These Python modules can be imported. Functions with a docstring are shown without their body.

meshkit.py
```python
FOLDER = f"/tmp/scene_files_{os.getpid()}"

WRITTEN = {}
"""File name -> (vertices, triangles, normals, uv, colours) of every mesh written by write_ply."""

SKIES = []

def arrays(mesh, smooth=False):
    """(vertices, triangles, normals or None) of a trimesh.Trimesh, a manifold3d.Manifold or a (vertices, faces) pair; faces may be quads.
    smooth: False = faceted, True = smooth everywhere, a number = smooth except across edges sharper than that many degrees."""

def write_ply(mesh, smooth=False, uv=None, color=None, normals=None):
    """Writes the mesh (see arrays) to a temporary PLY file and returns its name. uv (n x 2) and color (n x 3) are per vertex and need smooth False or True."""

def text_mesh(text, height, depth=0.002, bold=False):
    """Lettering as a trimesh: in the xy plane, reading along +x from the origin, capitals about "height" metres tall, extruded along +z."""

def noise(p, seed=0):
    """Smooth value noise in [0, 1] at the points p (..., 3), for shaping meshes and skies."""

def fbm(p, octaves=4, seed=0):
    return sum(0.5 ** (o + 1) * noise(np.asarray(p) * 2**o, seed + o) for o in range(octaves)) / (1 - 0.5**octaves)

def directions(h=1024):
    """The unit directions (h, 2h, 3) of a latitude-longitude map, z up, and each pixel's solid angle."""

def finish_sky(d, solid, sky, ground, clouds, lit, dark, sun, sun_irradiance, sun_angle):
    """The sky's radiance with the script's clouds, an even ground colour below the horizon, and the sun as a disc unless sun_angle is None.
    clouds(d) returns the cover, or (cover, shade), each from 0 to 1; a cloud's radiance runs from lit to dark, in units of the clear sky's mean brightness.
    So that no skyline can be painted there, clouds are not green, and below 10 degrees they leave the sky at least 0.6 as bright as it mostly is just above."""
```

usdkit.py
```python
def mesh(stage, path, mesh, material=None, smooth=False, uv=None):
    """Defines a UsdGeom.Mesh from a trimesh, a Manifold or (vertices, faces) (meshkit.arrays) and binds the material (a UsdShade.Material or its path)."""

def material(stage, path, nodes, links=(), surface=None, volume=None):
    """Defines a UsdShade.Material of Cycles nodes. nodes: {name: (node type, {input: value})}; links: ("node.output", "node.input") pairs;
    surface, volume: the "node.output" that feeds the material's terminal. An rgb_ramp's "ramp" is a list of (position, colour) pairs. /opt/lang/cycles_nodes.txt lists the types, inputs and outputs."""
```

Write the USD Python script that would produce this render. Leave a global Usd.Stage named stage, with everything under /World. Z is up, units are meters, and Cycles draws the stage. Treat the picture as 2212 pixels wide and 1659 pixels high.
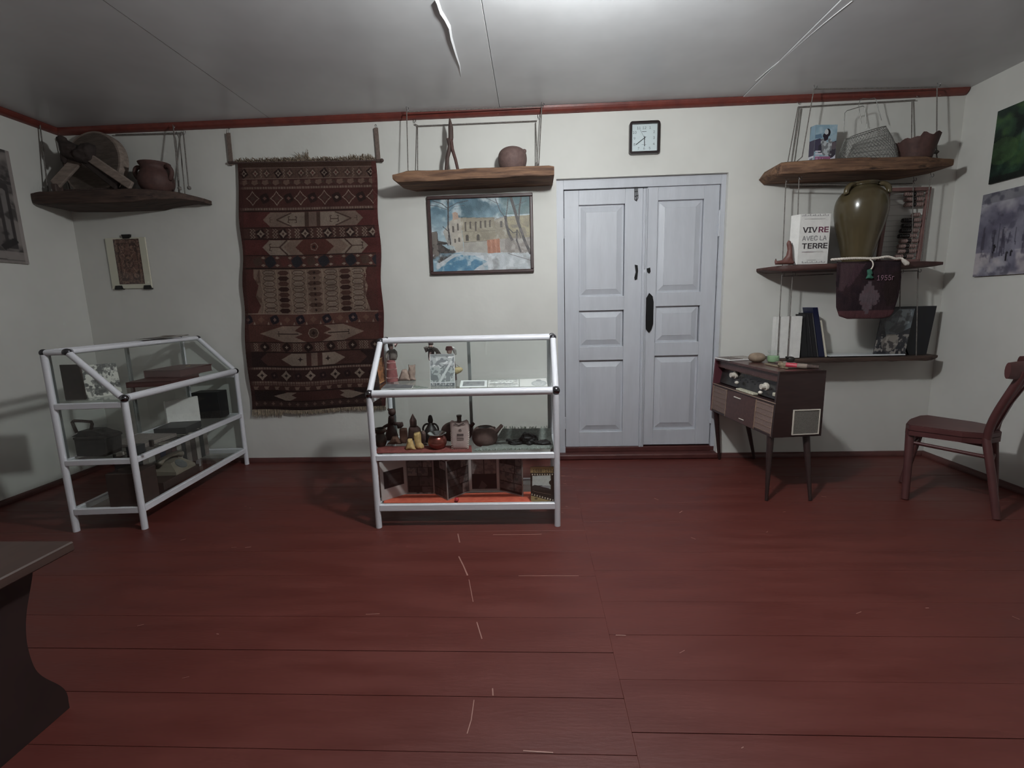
import math, numpy as np, trimesh, shapely, usdkit, meshkit
from shapely.geometry import Polygon, LineString, Point, box as sbox
from pxr import Usd, UsdGeom, UsdShade, Gf, Sdf, Vt

stage = Usd.Stage.CreateInMemory()
UsdGeom.SetStageUpAxis(stage, 'Z')
UsdGeom.Xform.Define(stage, '/World')
rng = np.random.default_rng(7)

# ------------------------------------------------------------------ camera, light, exposure
F, PITCH, YAW, ROLL, CZ = 1023.722, 0.1638906, -0.0474984, -0.0257719, 1.2175
EXPOSURE = 1.78
LAMP_C, LAMP_Z, LAMP_POWER, LAMP_COL = (0.25, 1.73), 2.29, 175.0, (0.965, 1.0, 1.0)
D, XL, XR, H, YF = 3.658, -3.528, 2.989, 2.6, -2.4          # back wall, side walls, ceiling, wall behind the camera

def _axes():
    cp, sp, cy, sy = math.cos(PITCH), math.sin(PITCH), math.cos(YAW), math.sin(YAW)
    f = np.array([sy*cp, cy*cp, -sp]); r = np.array([cy, -sy, 0]); u = np.cross(r, f)
    return math.cos(ROLL)*r+math.sin(ROLL)*u, -math.sin(ROLL)*r+math.cos(ROLL)*u, f
RT, UP, FW = _axes()
CAM = np.array([0, 0, CZ])
def at(px, py, axis, val):
    """The point of the plane axis=val that the camera sees at pixel (px, py) of the 2212x1659 frame."""
    d = FW+RT*(px-1106)/F-UP*(py-829.5)/F; i = 'xyz'.index(axis)
    return CAM+d*(val-CAM[i])/d[i]
cam = UsdGeom.Camera.Define(stage, '/World/camera')
m4 = np.eye(4); m4[0, :3], m4[1, :3], m4[2, :3], m4[3, :3] = RT, UP, -FW, CAM
cam.AddTransformOp().Set(Gf.Matrix4d(*m4.ravel().tolist()))
cam.CreateHorizontalApertureAttr(36.0); cam.CreateVerticalApertureAttr(27.0)
cam.CreateFocalLengthAttr(F/2212*36.0); cam.CreateExposureAttr(EXPOSURE)
cam.CreateClippingRangeAttr((0.05, 100))

# ------------------------------------------------------------------ helpers: scene
MUTE = 0.16                                            # the muted colours of the place
def lin(c):
    c = np.asarray(c, float)/255.0
    l = np.where(c <= 0.04045, c/12.92, ((c+0.055)/1.055)**2.4); g = (l*[0.2126, 0.7152, 0.0722]).sum(-1, keepdims=True)
    return l*(1-MUTE)+g*MUTE
used = {}
def path_of(parent, name):
    k = used.get((parent, name), -1)+1; used[(parent, name)] = k
    return f'{parent}/{name}' if k == 0 else f'{parent}/{name}_{k:03d}'
def keys(prim, label=None, cat=None, group=None, kind=None):
    for k, v in (('label', label), ('category', cat), ('group', group), ('kind', kind)):
        if v: prim.SetCustomDataByKey(k, v)
def rotz(v, a):
    c, s = math.cos(a), math.sin(a)
    return np.stack([v[:, 0]*c-v[:, 1]*s, v[:, 0]*s+v[:, 1]*c, v[:, 2]], 1)
def put(path, mesh, mat, smooth=False, col=None):
    if isinstance(mesh, tuple) and len(mesh) == 3: mesh, col = (mesh[0], mesh[1]), mesh[2]
    if col is not None: smooth = False
    m = usdkit.mesh(stage, path, mesh, M(mat), smooth=smooth)
    if col is not None:
        UsdGeom.PrimvarsAPI(m).CreatePrimvar('col', Sdf.ValueTypeNames.Color3fArray, 'vertex').Set(Vt.Vec3fArray.FromNumpy(np.asarray(col, np.float32)))
    return m.GetPrim()
def verts(mesh): return np.array(mesh[0] if isinstance(mesh, tuple) else mesh.vertices, float)
def moved(mesh, fn):
    if isinstance(mesh, tuple): return (fn(verts(mesh)),)+tuple(mesh[1:])
    return trimesh.Trimesh(fn(verts(mesh)), np.array(mesh.faces), process=False)
class T:
    """A thing: an Xform at its base; parts are given in world coordinates, or in the thing's own ones if local."""
    def __init__(s, name, label=None, cat=None, loc=(0, 0, 0), rz=0.0, group=None, kind=None, local=False):
        s.loc, s.rz, s.local = np.array(loc, float), rz, local
        s.path = path_of('/World', name)
        x = UsdGeom.Xform.Define(stage, s.path); x.AddTranslateOp().Set(Gf.Vec3d(*map(float, loc)))
        if rz: x.AddRotateZOp().Set(math.degrees(rz))
        s.prim = x.GetPrim(); keys(s.prim, label, cat, group, kind)
    def part(s, name, mesh, mat, smooth=False, under=None, label=None, kind=None, col=None):
        if not s.local: mesh = moved(mesh, lambda v: rotz(v-s.loc, -s.rz))
        p = path_of(under or s.path, name)
        keys(put(p, mesh, mat, smooth, col), label, None, None, kind)
        return p
def obj(name, mesh, mat, label=None, cat=None, group=None, kind=None, smooth=False, col=None):
    """A thing that is one mesh; its origin is moved to the middle of its base."""
    v = verts(mesh); b = np.array([(v[:, 0].min()+v[:, 0].max())/2, (v[:, 1].min()+v[:, 1].max())/2, v[:, 2].min()])
    p = path_of('/World', name)
    prim = put(p, moved(mesh, lambda q: q-b), mat, smooth, col)
    UsdGeom.Xformable(prim).AddTranslateOp().Set(Gf.Vec3d(*b.tolist())); keys(prim, label, cat, group, kind)
    return p

# ------------------------------------------------------------------ helpers: shapes
def cat(*ms):
    ms = [m for a in ms for m in (a if isinstance(a, list) else [a])]
    return trimesh.util.concatenate([trimesh.Trimesh(np.array(m.vertices), np.array(m.faces), process=False) for m in ms])
def bx(x0, x1, y0, y1, z0, z1, c=0.0):
    lo, hi = np.minimum([x0, y0, z0], [x1, y1, z1]), np.maximum([x0, y0, z0], [x1, y1, z1])
    if c <= 0:
        m = trimesh.creation.box(hi-lo); m.apply_translation((lo+hi)/2); return m
    c = min(c, (hi-lo).min()*0.45); p = []
    for sx in (0, 1):
        for sy in (0, 1):
            for sz in (0, 1):
                k = np.where([sx, sy, sz], hi, lo); g = np.where([sx, sy, sz], -c, c)
                for a in range(3): q = k.copy(); q[[i for i in range(3) if i != a]] += g[[i for i in range(3) if i != a]]; p.append(q)
    return trimesh.convex.convex_hull(np.array(p))
def shell(m, axis=1, sgn=1):
    """Leaves out the hidden inner face of a pane."""
    n = np.array(m.face_normals); return trimesh.Trimesh(np.array(m.vertices), np.array(m.faces)[n[:, axis]*sgn < .8], process=False)
def frame_of(d):
    d = np.asarray(d, float); d = d/np.linalg.norm(d)
    a = np.cross(d, [0, 0, 1.0] if abs(d[2]) < 0.95 else [0, 1.0, 0]); a /= np.linalg.norm(a)
    return d, a, np.cross(d, a)
def bar(p, q, w, h, c=0.0, up=None):
    """A rectangular bar from p to q, w across (level), h high."""
    p, q = np.asarray(p, float), np.asarray(q, float); L = np.linalg.norm(q-p)
    d, a, b = frame_of(q-p)
    if up is not None: b = np.asarray(up, float)-d*np.dot(up, d); b /= np.linalg.norm(b); a = np.cross(b, d)
    m = bx(0, L, -w/2, w/2, -h/2, h/2, c); v = np.array(m.vertices)
    m.vertices = p+v[:, :1]*d+v[:, 1:2]*a+v[:, 2:]*b
    if np.linalg.det(np.stack([d, a, b])) < 0: m.invert()
    return m
def loft(rings, caps=True, closed=False):
    R = np.array(rings, float); n, k = R.shape[:2]; f = []
    for i in range(n if closed else n-1):
        for j in range(k):
            a, b = i*k+j, i*k+(j+1) % k; c, d = ((i+1) % n)*k+(j+1) % k, ((i+1) % n)*k+j
            f += [[a, b, c], [a, c, d]]
    v = R.reshape(-1, 3)
    if caps and not closed:
        v = np.vstack([v, R[0].mean(0), R[-1].mean(0)]); e = n*k
        for j in range(k): f += [[e, (j+1) % k, j], [e+1, (n-1)*k+j, (n-1)*k+(j+1) % k]]
    return trimesh.Trimesh(v, np.array(f), process=False)
def tube(pts, r, n=8, closed=False):
    p = np.array(pts, float); r = np.broadcast_to(r, (len(p),)); rings = []; prev = None
    for i in range(len(p)):
        t = p[(i+1) % len(p)]-p[i-1] if closed else p[min(i+1, len(p)-1)]-p[max(i-1, 0)]
        d, a, b = frame_of(t)
        if prev is not None:
            a = prev-d*np.dot(prev, d); a /= np.linalg.norm(a)+1e-12; b = np.cross(d, a)
        prev = a; g = np.arange(n)*2*np.pi/n
        rings.append(p[i]+r[i]*(np.cos(g)[:, None]*a+np.sin(g)[:, None]*b))
    return loft(rings, closed=closed)
def spline(pts, n=24):
    from scipy.interpolate import CubicSpline
    p = np.array(pts, float); t = np.r_[0, np.cumsum(np.linalg.norm(np.diff(p, axis=0), axis=1))]
    return CubicSpline(t, p)(np.linspace(0, t[-1], n))
def lathe(prof, c=(0, 0, 0), n=32, sx=1.0, sy=1.0):
    g = np.arange(n)*2*np.pi/n
    m = loft([np.stack([r*np.cos(g)*sx, r*np.sin(g)*sy, np.full(n, z)], 1) for r, z in prof])
    m.vertices = np.array(m.vertices)+np.array(c, float); return m
def smooth_prof(pts, n=20): return spline(pts, n)
def prism(poly, t, o=(0, 0, 0), u=(1, 0, 0), v=(0, 0, 1)):
    """A polygon (in metres, in the plane of u and v at o) made t thick along u x v."""
    if not hasattr(poly, 'exterior') and not hasattr(poly, 'geoms'): poly = Polygon(poly)
    u, v = np.array(u, float), np.array(v, float); w = np.cross(u, v); out = []
    for g in getattr(poly, 'geoms', [poly]):
        if g.is_empty or g.area < 1e-10: continue
        m = trimesh.creation.extrude_polygon(g, t, engine='earcut'); q = np.array(m.vertices)
        m.vertices = np.array(o, float)+q[:, :1]*u+q[:, 1:2]*v+q[:, 2:]*w; out.append(m)
    return cat(out)
def blob(c, r, sub=3, amp=0.0, freq=6.0, seed=0):
    m = trimesh.creation.icosphere(sub, 1.0); v = np.array(m.vertices)
    if amp: v = v*(1+amp*(meshkit.fbm(v*freq/3+11, 3, seed)-0.5)*2)[:, None]
    m.vertices = v*np.array(r, float)+np.array(c, float); return m
def text(s, h, o, u=(1, 0, 0), v=(0, 0, 1), depth=0.0008, bold=False, centre=False, width=None):
    m = meshkit.text_mesh(s, h, depth, bold); q = np.array(m.vertices)
    w = q[:, 0].max()-q[:, 0].min()
    if width: q[:, 0] *= width/w; w = width
    if centre: q[:, 0] -= (q[:, 0].min()+w/2)
    u, v = np.array(u, float), np.array(v, float)
    m.vertices = np.array(o, float)+q[:, :1]*u+q[:, 1:2]*v+q[:, 2:]*np.cross(u, v); return m
def roughen(m, amp, freq, seed=0, keep=None):
    v = np.array(m.vertices); n = np.array(trimesh.Trimesh(v, m.faces, process=False).vertex_normals)
    v = v+n*((meshkit.fbm(v*freq+31, 3, seed)-0.5)*2*amp)[:, None]; m.vertices = v; return m
class Cv:
    """Flat print as vertex colours: shapes painted on a grid of w x h units, y down."""
    def __init__(s, w, h, nx, ny, bg):
        s.w, s.h, s.nx, s.ny = w, h, nx, ny
        s.X, s.Y = np.meshgrid(np.linspace(0, w, nx), np.linspace(0, h, ny)); s.c = np.empty((ny, nx, 3)); s.c[:] = bg
    def mask(s, g):
        x0, y0, x1, y1 = g.bounds; m = (s.X >= x0) & (s.X <= x1) & (s.Y >= y0) & (s.Y <= y1); o = np.zeros(s.X.shape, bool)
        if m.any(): shapely.prepare(g); o[m] = shapely.contains_xy(g, s.X[m], s.Y[m])
        return o
    def geo(s, g, c, a=1.0):
        if g.is_empty: return s
        k = s.mask(g); s.c[k] = s.c[k]*(1-a)+np.asarray(c, float)*a; return s
    def poly(s, p, c, a=1.0): return s.geo(Polygon(p).buffer(0), c, a)
    def rect(s, x0, y0, x1, y1, c, a=1.0):
        k = (s.X >= x0) & (s.X <= x1) & (s.Y >= y0) & (s.Y <= y1); s.c[k] = s.c[k]*(1-a)+np.asarray(c, float)*a; return s
    def ell(s, x, y, rx, ry, c, a=1.0):
        k = ((s.X-x)/rx)**2+((s.Y-y)/ry)**2 <= 1; s.c[k] = s.c[k]*(1-a)+np.asarray(c, float)*a; return s
    def line(s, p, w, c, a=1.0): return s.geo(LineString(p).buffer(w/2, cap_style=2), c, a)
    def grain(s, amp, fx, fy=None, seed=0):
        n = meshkit.fbm(np.stack([s.X*fx, s.Y*(fy or fx), np.full(s.X.shape, seed*7.3)], -1), 3, seed)-0.5
        s.c = np.clip(s.c*(1+2*amp*n[..., None]), 0, 255); return s
    def tint(s, c, f, seed=0, a=1.0, lo=0.45, hi=0.65, k=None):
        """Blotches of colour c where noise is high."""
        n = meshkit.fbm(np.stack([s.X*f, s.Y*f, np.full(s.X.shape, seed*3.1)], -1), 4, seed)
        m = np.clip((n-lo)/(hi-lo), 0, 1)*a
        if k is not None: m = m*k
        s.c = s.c*(1-m[..., None])+np.asarray(c, float)*m[..., None]; return s
    def mesh(s, o, u, v, bend=None):
        """The grid with its top left corner at o, u along its width and v down its height (vectors of full size)."""
        a, b = s.X.ravel()/s.w, s.Y.ravel()/s.h
        P = np.array(o, float)+a[:, None]*np.array(u, float)+b[:, None]*np.array(v, float)
        if bend is not None: P = P+bend(a, b)
        i = np.arange(s.nx*s.ny).reshape(s.ny, s.nx)
        q = np.stack([i[:-1, :-1], i[1:, :-1], i[1:, 1:], i[:-1, 1:]], -1).reshape(-1, 4)
        return (P, np.vstack([q[:, [0, 1, 2]], q[:, [0, 2, 3]]]), lin(s.c.reshape(-1, 3)))

# ------------------------------------------------------------------ materials
UsdGeom.Scope.Define(stage, '/World/Looks')
mats = {}
SPEC = {}
def M(name):
    if not isinstance(name, str): return name
    if name not in mats: mats[name] = make_material(name, **SPEC[name])
    return mats[name]
def make_material(name, c=(128, 128, 128), c2=None, rough=0.5, metal=0.0, scale=12.0, stretch=(1, 1, 1), bump=0.0, bscale=None, lo=0.35, hi=0.65, spec=0.5,
                  attr=False, emit=None, strength=0.0, coat=0.0, kind=None, detail=4.0, c3=None, scale3=3.0, lo3=0.6, hi3=0.7, var=0.0, sheen=0.0, world=False, r2=None):
    p = f'/World/Looks/{name}'
    if kind == 'pane':      # a window pane: light passes, glancing reflections stay on its outer side
        return usdkit.material(stage, p, {'t': ('transparent_bsdf', {'color': (0.95, 0.975, 0.965)}), 'g': ('glossy_bsdf', {'color': (1, 1, 1), 'roughness': 0.02}), 'q': ('geometry', {}),
                               'f': ('fresnel', {'IOR': 1.5}), 'i': ('math', {'math_type': 'subtract', 'value1': 1.0}), 'x': ('math', {'math_type': 'multiply'}), 'm': ('mix_closure', {})},
                               [('q.backfacing', 'i.value2'), ('f.fac', 'x.value1'), ('i.value', 'x.value2'), ('x.value', 'm.fac'), ('t.BSDF', 'm.closure1'), ('g.BSDF', 'm.closure2')], surface='m.closure')
    if kind == 'emit':
        return usdkit.material(stage, p, {'e': ('emission', {'color': tuple(c), 'strength': strength})}, surface='e.emission')
    if kind == 'glass':
        return usdkit.material(stage, p, {'p': ('principled_bsdf', {'base_color': tuple(lin(c)), 'roughness': rough, 'transmission_weight': 1.0, 'ior': 1.45})}, surface='p.BSDF')
    nodes = {'p': ('principled_bsdf', {'roughness': rough, 'metallic': metal, 'specular_ior_level': spec, 'coat_weight': coat, 'coat_roughness': 0.12, 'sheen_weight': sheen})}
    links = []
    nodes['tc'] = ('geometry', {}) if world else ('texture_coordinate', {})
    nodes['mp'] = ('mapping', {'scale': tuple(stretch)})
    links.append(('tc.position' if world else 'tc.object', 'mp.vector'))
    nodes['n'] = ('noise_texture', {'scale': scale, 'detail': detail, 'roughness': 0.6}); links.append(('mp.vector', 'n.vector'))
    if attr:
        nodes['a'] = ('attribute', {'attribute': 'col'}); out = 'a.color'
        if var:
            nodes['r'] = ('rgb_ramp', {'ramp': [(lo, (1-var,)*3), (hi, (1+var,)*3)]}); nodes['x'] = ('mix', {'mix_type': 'multiply', 'fac': 1.0})
            links += [('n.fac', 'r.fac'), (out, 'x.color1'), ('r.color', 'x.color2')]; out = 'x.color'
        links.append((out, 'p.base_color'))
    elif c2 is None:
        nodes['p'][1]['base_color'] = tuple(lin(c))
    else:
        nodes['r'] = ('rgb_ramp', {'ramp': [(lo, tuple(lin(c))), (hi, tuple(lin(c2)))]}); links.append(('n.fac', 'r.fac')); out = 'r.color'
        if c3 is not None:
            nodes['n3'] = ('noise_texture', {'scale': scale3, 'detail': 5.0, 'roughness': 0.65}); links.append(('mp.vector', 'n3.vector'))
            nodes['r3'] = ('rgb_ramp', {'ramp': [(lo3, (0, 0, 0)), (hi3, (1, 1, 1))]}); links.append(('n3.fac', 'r3.fac'))
            nodes['x3'] = ('mix', {'mix_type': 'mix', 'color2': tuple(lin(c3))}); links += [(out, 'x3.color1'), ('r3.color', 'x3.fac')]; out = 'x3.color'
        links.append((out, 'p.base_color'))
    if r2 is not None:
        nodes['rr'] = ('map_range', {'from_min': 0.35, 'from_max': 0.65, 'to_min': rough, 'to_max': r2}); links += [('n.fac', 'rr.value'), ('rr.result', 'p.roughness')]
    if bump:
        nodes['nb'] = ('noise_texture', {'scale': bscale or scale, 'detail': 3.0}); nodes['b'] = ('bump', {'strength': 1.0, 'distance': bump})
        links += [('mp.vector', 'nb.vector'), ('nb.fac', 'b.height'), ('b.normal', 'p.normal')]
    if emit: nodes['p'][1].update({'emission_color': tuple(emit), 'emission_strength': strength})
    return usdkit.material(stage, p, nodes, links, surface='p.BSDF')
SPEC.update(
    plaster=dict(c=(203, 202, 196), c2=(212, 211, 205), rough=0.75, scale=1.3, bump=0.004, bscale=7, world=True, spec=0.3),
    ceiling_paint=dict(c=(188, 189, 191), c2=(198, 199, 201), rough=0.3, scale=2.0, bump=0.0012, bscale=5, world=True, spec=0.5),
    floor_paint=dict(c=(91, 36, 29), c2=(101, 43, 35), rough=0.4, r2=0.54, spec=0.36, scale=3.0, stretch=(0.6, 3, 1), bump=0.0006, bscale=30, c3=(124, 76, 68), scale3=55, lo3=0.72, hi3=0.8, world=True),
    floor_sub=dict(c=(40, 20, 18), rough=0.8),
    red_trim=dict(c=(122, 52, 40), c2=(104, 44, 37), rough=0.42, scale=14, bump=0.0015, bscale=18, c3=(196, 130, 112), scale3=30, lo3=0.68, hi3=0.74),
    base_red=dict(c=(80, 38, 35), c2=(92, 46, 42), rough=0.45, scale=9, bump=0.001),
    door_paint=dict(c=(190, 193, 201), c2=(183, 186, 194), rough=0.48, scale=5, stretch=(3, 3, 0.6), bump=0.0008, bscale=16, c3=(150, 150, 156), scale3=9, lo3=0.74, hi3=0.86),
    black_iron=dict(c=(14, 14, 15), rough=0.35, bump=0.001, bscale=40),
    crack=dict(c=(60, 58, 60), rough=0.9),
    peel=dict(c=(225, 226, 228), rough=0.4),
    lamp_glass=dict(kind='emit', c=LAMP_COL, strength=LAMP_POWER),
    lamp_base=dict(c=(225, 225, 225), rough=0.4),
    scratch=dict(c=(158, 112, 100), rough=0.5),
)

# ------------------------------------------------------------------ the room
floor = T('floor', kind='structure', loc=(0, 0, 0))
floor.part('subfloor', bx(XL-.1, XR+.1, YF-.1, D+.1, -.06, -.014), 'floor_sub')
JX = 0.262
rowsL = [D, 3.44, 3.257, 3.087, 2.887, 2.711, 2.428, 2.209, 1.989, 1.698, 1.509, 1.311, 1.122]
rowsR = [D, 3.42, 3.218, 3.0, 2.788, 2.5375, 2.2, 2.036, 1.803, 1.603, 1.388, 1.193]
for rows, x0, x1 in ((rowsL, XL, JX), (rowsR, JX, XR)):
    r = list(rows)
    while r[-1] > YF+.25: r.append(r[-1]-0.2-0.02*rng.random())
    r.append(YF)
    for a, b in zip(r[1:], r[:-1]):
        dz = rng.uniform(-.0008, 0); g = (.0003, .0008, .0016, .0026)[int(rng.integers(4))]
        floor.part('floor_board', bx(x0, x1, a+g/2, b-g/2, -.014, dz, .0007), 'floor_paint')
sc = []
def scratch(pts, w=0.006):
    p = [at(x, y, 'z', 0) for x, y in pts]
    sc.append(prism(LineString([(q[0], q[1]) for q in p]).buffer(w/2, cap_style=2), .0005, (0, 0, .0001), (1, 0, 0), (0, 1, 0)))
scratch([(989, 1153), (993, 1172)]); scratch([(991, 1202), (1001, 1222), (1010, 1243)]); scratch([(1013, 1252), (1022, 1300)], .003)
scratch([(1030, 1344), (1041, 1380)], .004); scratch([(1064, 1487), (1065, 1503)], .004); scratch([(1024, 1512), (1018, 1555), (1009, 1585)], .003)
scratch([(1065, 1155), (1110, 1155), (1170, 1154)], .004); scratch([(1120, 1244), (1250, 1244)], .003); scratch([(1130, 1622), (1195, 1626)], .004); scratch([(1330, 1372), (1352, 1373)], .004)
scratch([(1180, 985), (1200, 986)], .003); scratch([(820, 1326), (790, 1327)], .003)
for _ in range(46):
    x, y = rng.uniform(XL+1, XR-.3), rng.uniform(.7, 3.4); a = rng.normal(0, .5); l = rng.uniform(.006, .03)
    sc.append(prism(LineString([(x, y), (x+l*math.cos(a), y+l*math.sin(a))]).buffer(rng.uniform(.0008, .0024)), .0005, (0, 0, .0001), (1, 0, 0), (0, 1, 0)))
floor.part('paint_scratch', cat(sc), 'scratch', kind='stuff', label='pale scuffs and scratches worn into the red floor paint')

ceil = T('ceiling', kind='structure', loc=(0, 0, H))
for i, (a, b, dz) in enumerate(((XL-.12, -1.88, .001), (-1.88, -.21, 0), (-.21, 1.475, .0015), (1.475, XR+.12, -.004))):
    ceil.part('ceiling_panel', bx(a+.0012, b-.0012, YF-.1, D+.1, H+dz, H+.03, .0015), 'ceiling_paint')
def onceil(pts, z=H): return [at(x, y, 'z', z) for x, y in pts]
pl = onceil([(945, 0), (952, 22), (962, 38), (971, 55), (975, 80), (985, 115), (993, 140), (996, 165)])
ceil.part('peeling_strip', loft([[q+np.array([-.012*k, 0, .0]), q+np.array([-.004*k, 0, -.016*k]), q+np.array([.003*k, 0, -.005*k]), q+np.array([.006*k, 0, 0])] for q, k in zip(pl, (1, 1, .9, 1, .9, .7, .45, .1))]), 'peel', label='loose pale paper strip curling off a ceiling joint')
pl = onceil([(1840, 0), (1812, 22), (1780, 48), (1745, 78), (1700, 118), (1655, 155), (1632, 175)])
ceil.part('peeling_strip', loft([[q+np.array([-.001, 0, .001]), q+np.array([0, 0, -.0055*k]), q+np.array([.0025*k, 0, -.005*k]), q+np.array([.004, 0, .001])] for q, k in zip(pl, (1.3, 1.3, 1.2, 1, .8, .5, .3))]), 'peel', label='raised pale paper tape along a ceiling joint')

OX0, OX1, OZ = 0.187, 1.418, 2.118                    # the doorway in the back wall
wall = Polygon([(XL-.12, 0), (OX0, 0), (OX0, OZ), (OX1, OZ), (OX1, 0), (XR+.12, 0), (XR+.12, H), (XL-.12, H)])
def structure(name, mesh, mat, smooth=False):
    return obj(name, mesh, mat, kind='structure', smooth=smooth)
structure('wall_back', prism(wall, .16, (0, D, 0), (1, 0, 0), (0, 0, 1)).apply_transform(np.diag([1, 1, 1, 1])) if False else moved(prism(wall, .16, (0, D+.16, 0)), lambda v: v), 'plaster')
structure('wall_left', bx(XL-.12, XL, YF, D+.001, 0, H), 'plaster')
structure('wall_right', bx(XR, XR+.12, YF, D+.001, 0, H), 'plaster')
structure('wall_front', bx(XL-.12, XR+.12, YF-.12, YF, 0, H), 'plaster')
def quarter(r, z, up, y=None, x=None, a=0, b=0, n=6, sgn=1):
    """A quarter-round moulding along x at the back wall, or along y at a side wall."""
    g = np.linspace(0, np.pi/2, n); o = [(0, 0)]+[(r*math.cos(k), r*math.sin(k)) for k in g]
    ks = np.linspace(a, b, max(2, int(abs(b-a)/.08))); rings = []
    for k in ks:
        w = 1+.05*(meshkit.noise(np.array([k*4, z, 0.3]))-.5)
        rings.append([((k, y-d*w, z+up*e*w) if y is not None else (x+sgn*d*w, k, z+up*e*w)) for d, e in o])
    return loft(rings)
structure('trim_1', quarter(.043, H, -1, y=D, a=XL, b=XR-.012), 'red_trim')
structure('trim_2', quarter(.042, H, -1, x=XL, a=YF, b=D), 'red_trim')
structure('baseboard_back', cat(quarter(.034, 0, 1, y=D, a=XL, b=OX0+.005), quarter(.034, 0, 1, y=D, a=OX1-.02, b=XR)), 'base_red')
structure('baseboard_left', quarter(.034, 0, 1, x=XL, a=YF, b=D), 'base_red')
structure('baseboard_right', quarter(.034, 0, 1, x=XR, a=YF, b=D, sgn=-1), 'base_red')
structure('trim_3', cat(bx(OX0-.004, OX1+.004, 3.612, 3.73, 0, .042, .008), bx(OX0+.005, OX1-.005, 3.69, 3.80, .042, .08, .003)), 'base_red')   # the door sill

door = T('door_1', kind='structure', loc=(.8, D+.05, 0))
YFR, YLF = D+.034, D+.05                               # front of the casing, front of the leaves
cas = [bx(OX0, .241, YFR, D+.15, .0, OZ, .002), bx(1.385, OX1, YFR, D+.15, .0, OZ, .002), bx(.241, 1.385, YFR, D+.15, 2.05, OZ, .002),
       bx(OX0, .241, YFR-.012, D+.02, .02, .09, .004)]
door.part('casing', cat(cas), 'door_paint')
def leaf(x0, x1, z0, z1, pans):
    zs = [z0]+[v for p in sorted(pans, key=lambda p: p[2]) for v in (p[2], p[3])]+[z1]
    a, b = min(p[0] for p in pans), max(p[1] for p in pans)
    ms = [bx(x0, a, YLF, YLF+.045, z0, z1, .0025), bx(b, x1, YLF, YLF+.045, z0, z1, .0025)]
    for k in range(0, len(zs), 2): ms.append(bx(a-.0005, b+.0005, YLF+.0006, YLF+.044, zs[k], zs[k+1], .0025))
    L = door.part('door_leaf', cat(ms), 'door_paint')
    for (u0, u1, w0, w1) in pans:
        g, k = .052, .02
        r = lambda d, y: [(u0+d, y, w0+d), (u1-d, y, w0+d), (u1-d, y, w1-d), (u0+d, y, w1-d)]
        door.part('door_panel', loft([r(-.005, YLF+.04), r(0, YLF+.021), r(.014, YLF+.02), r(g, YLF+.007), r(g+.001, YLF+.005), r(g+.03, YLF+.0048)]), 'door_paint', under=L)
    return L
L1 = leaf(.246, .826, .08, 2.045, [(.355, .69, 1.27, 1.94), (.355, .69, .885, 1.163), (.357, .695, .202, .779)])
L2 = leaf(.858, 1.381, .09, 2.05, [(.937, 1.266, 1.287, 1.954), (.937, 1.262, .908, 1.183), (.937, 1.27, .216, .804)])
door.part('astragal', cat(bx(.824, .86, YLF-.016, YLF+.04, .075, 2.04, .004), bx(.834, .85, YLF-.024, YLF, .078, 1.44, .006), bx(.836, .848, YLF-.024, YLF, 1.46, 2.035, .005)), 'door_paint')
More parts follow.
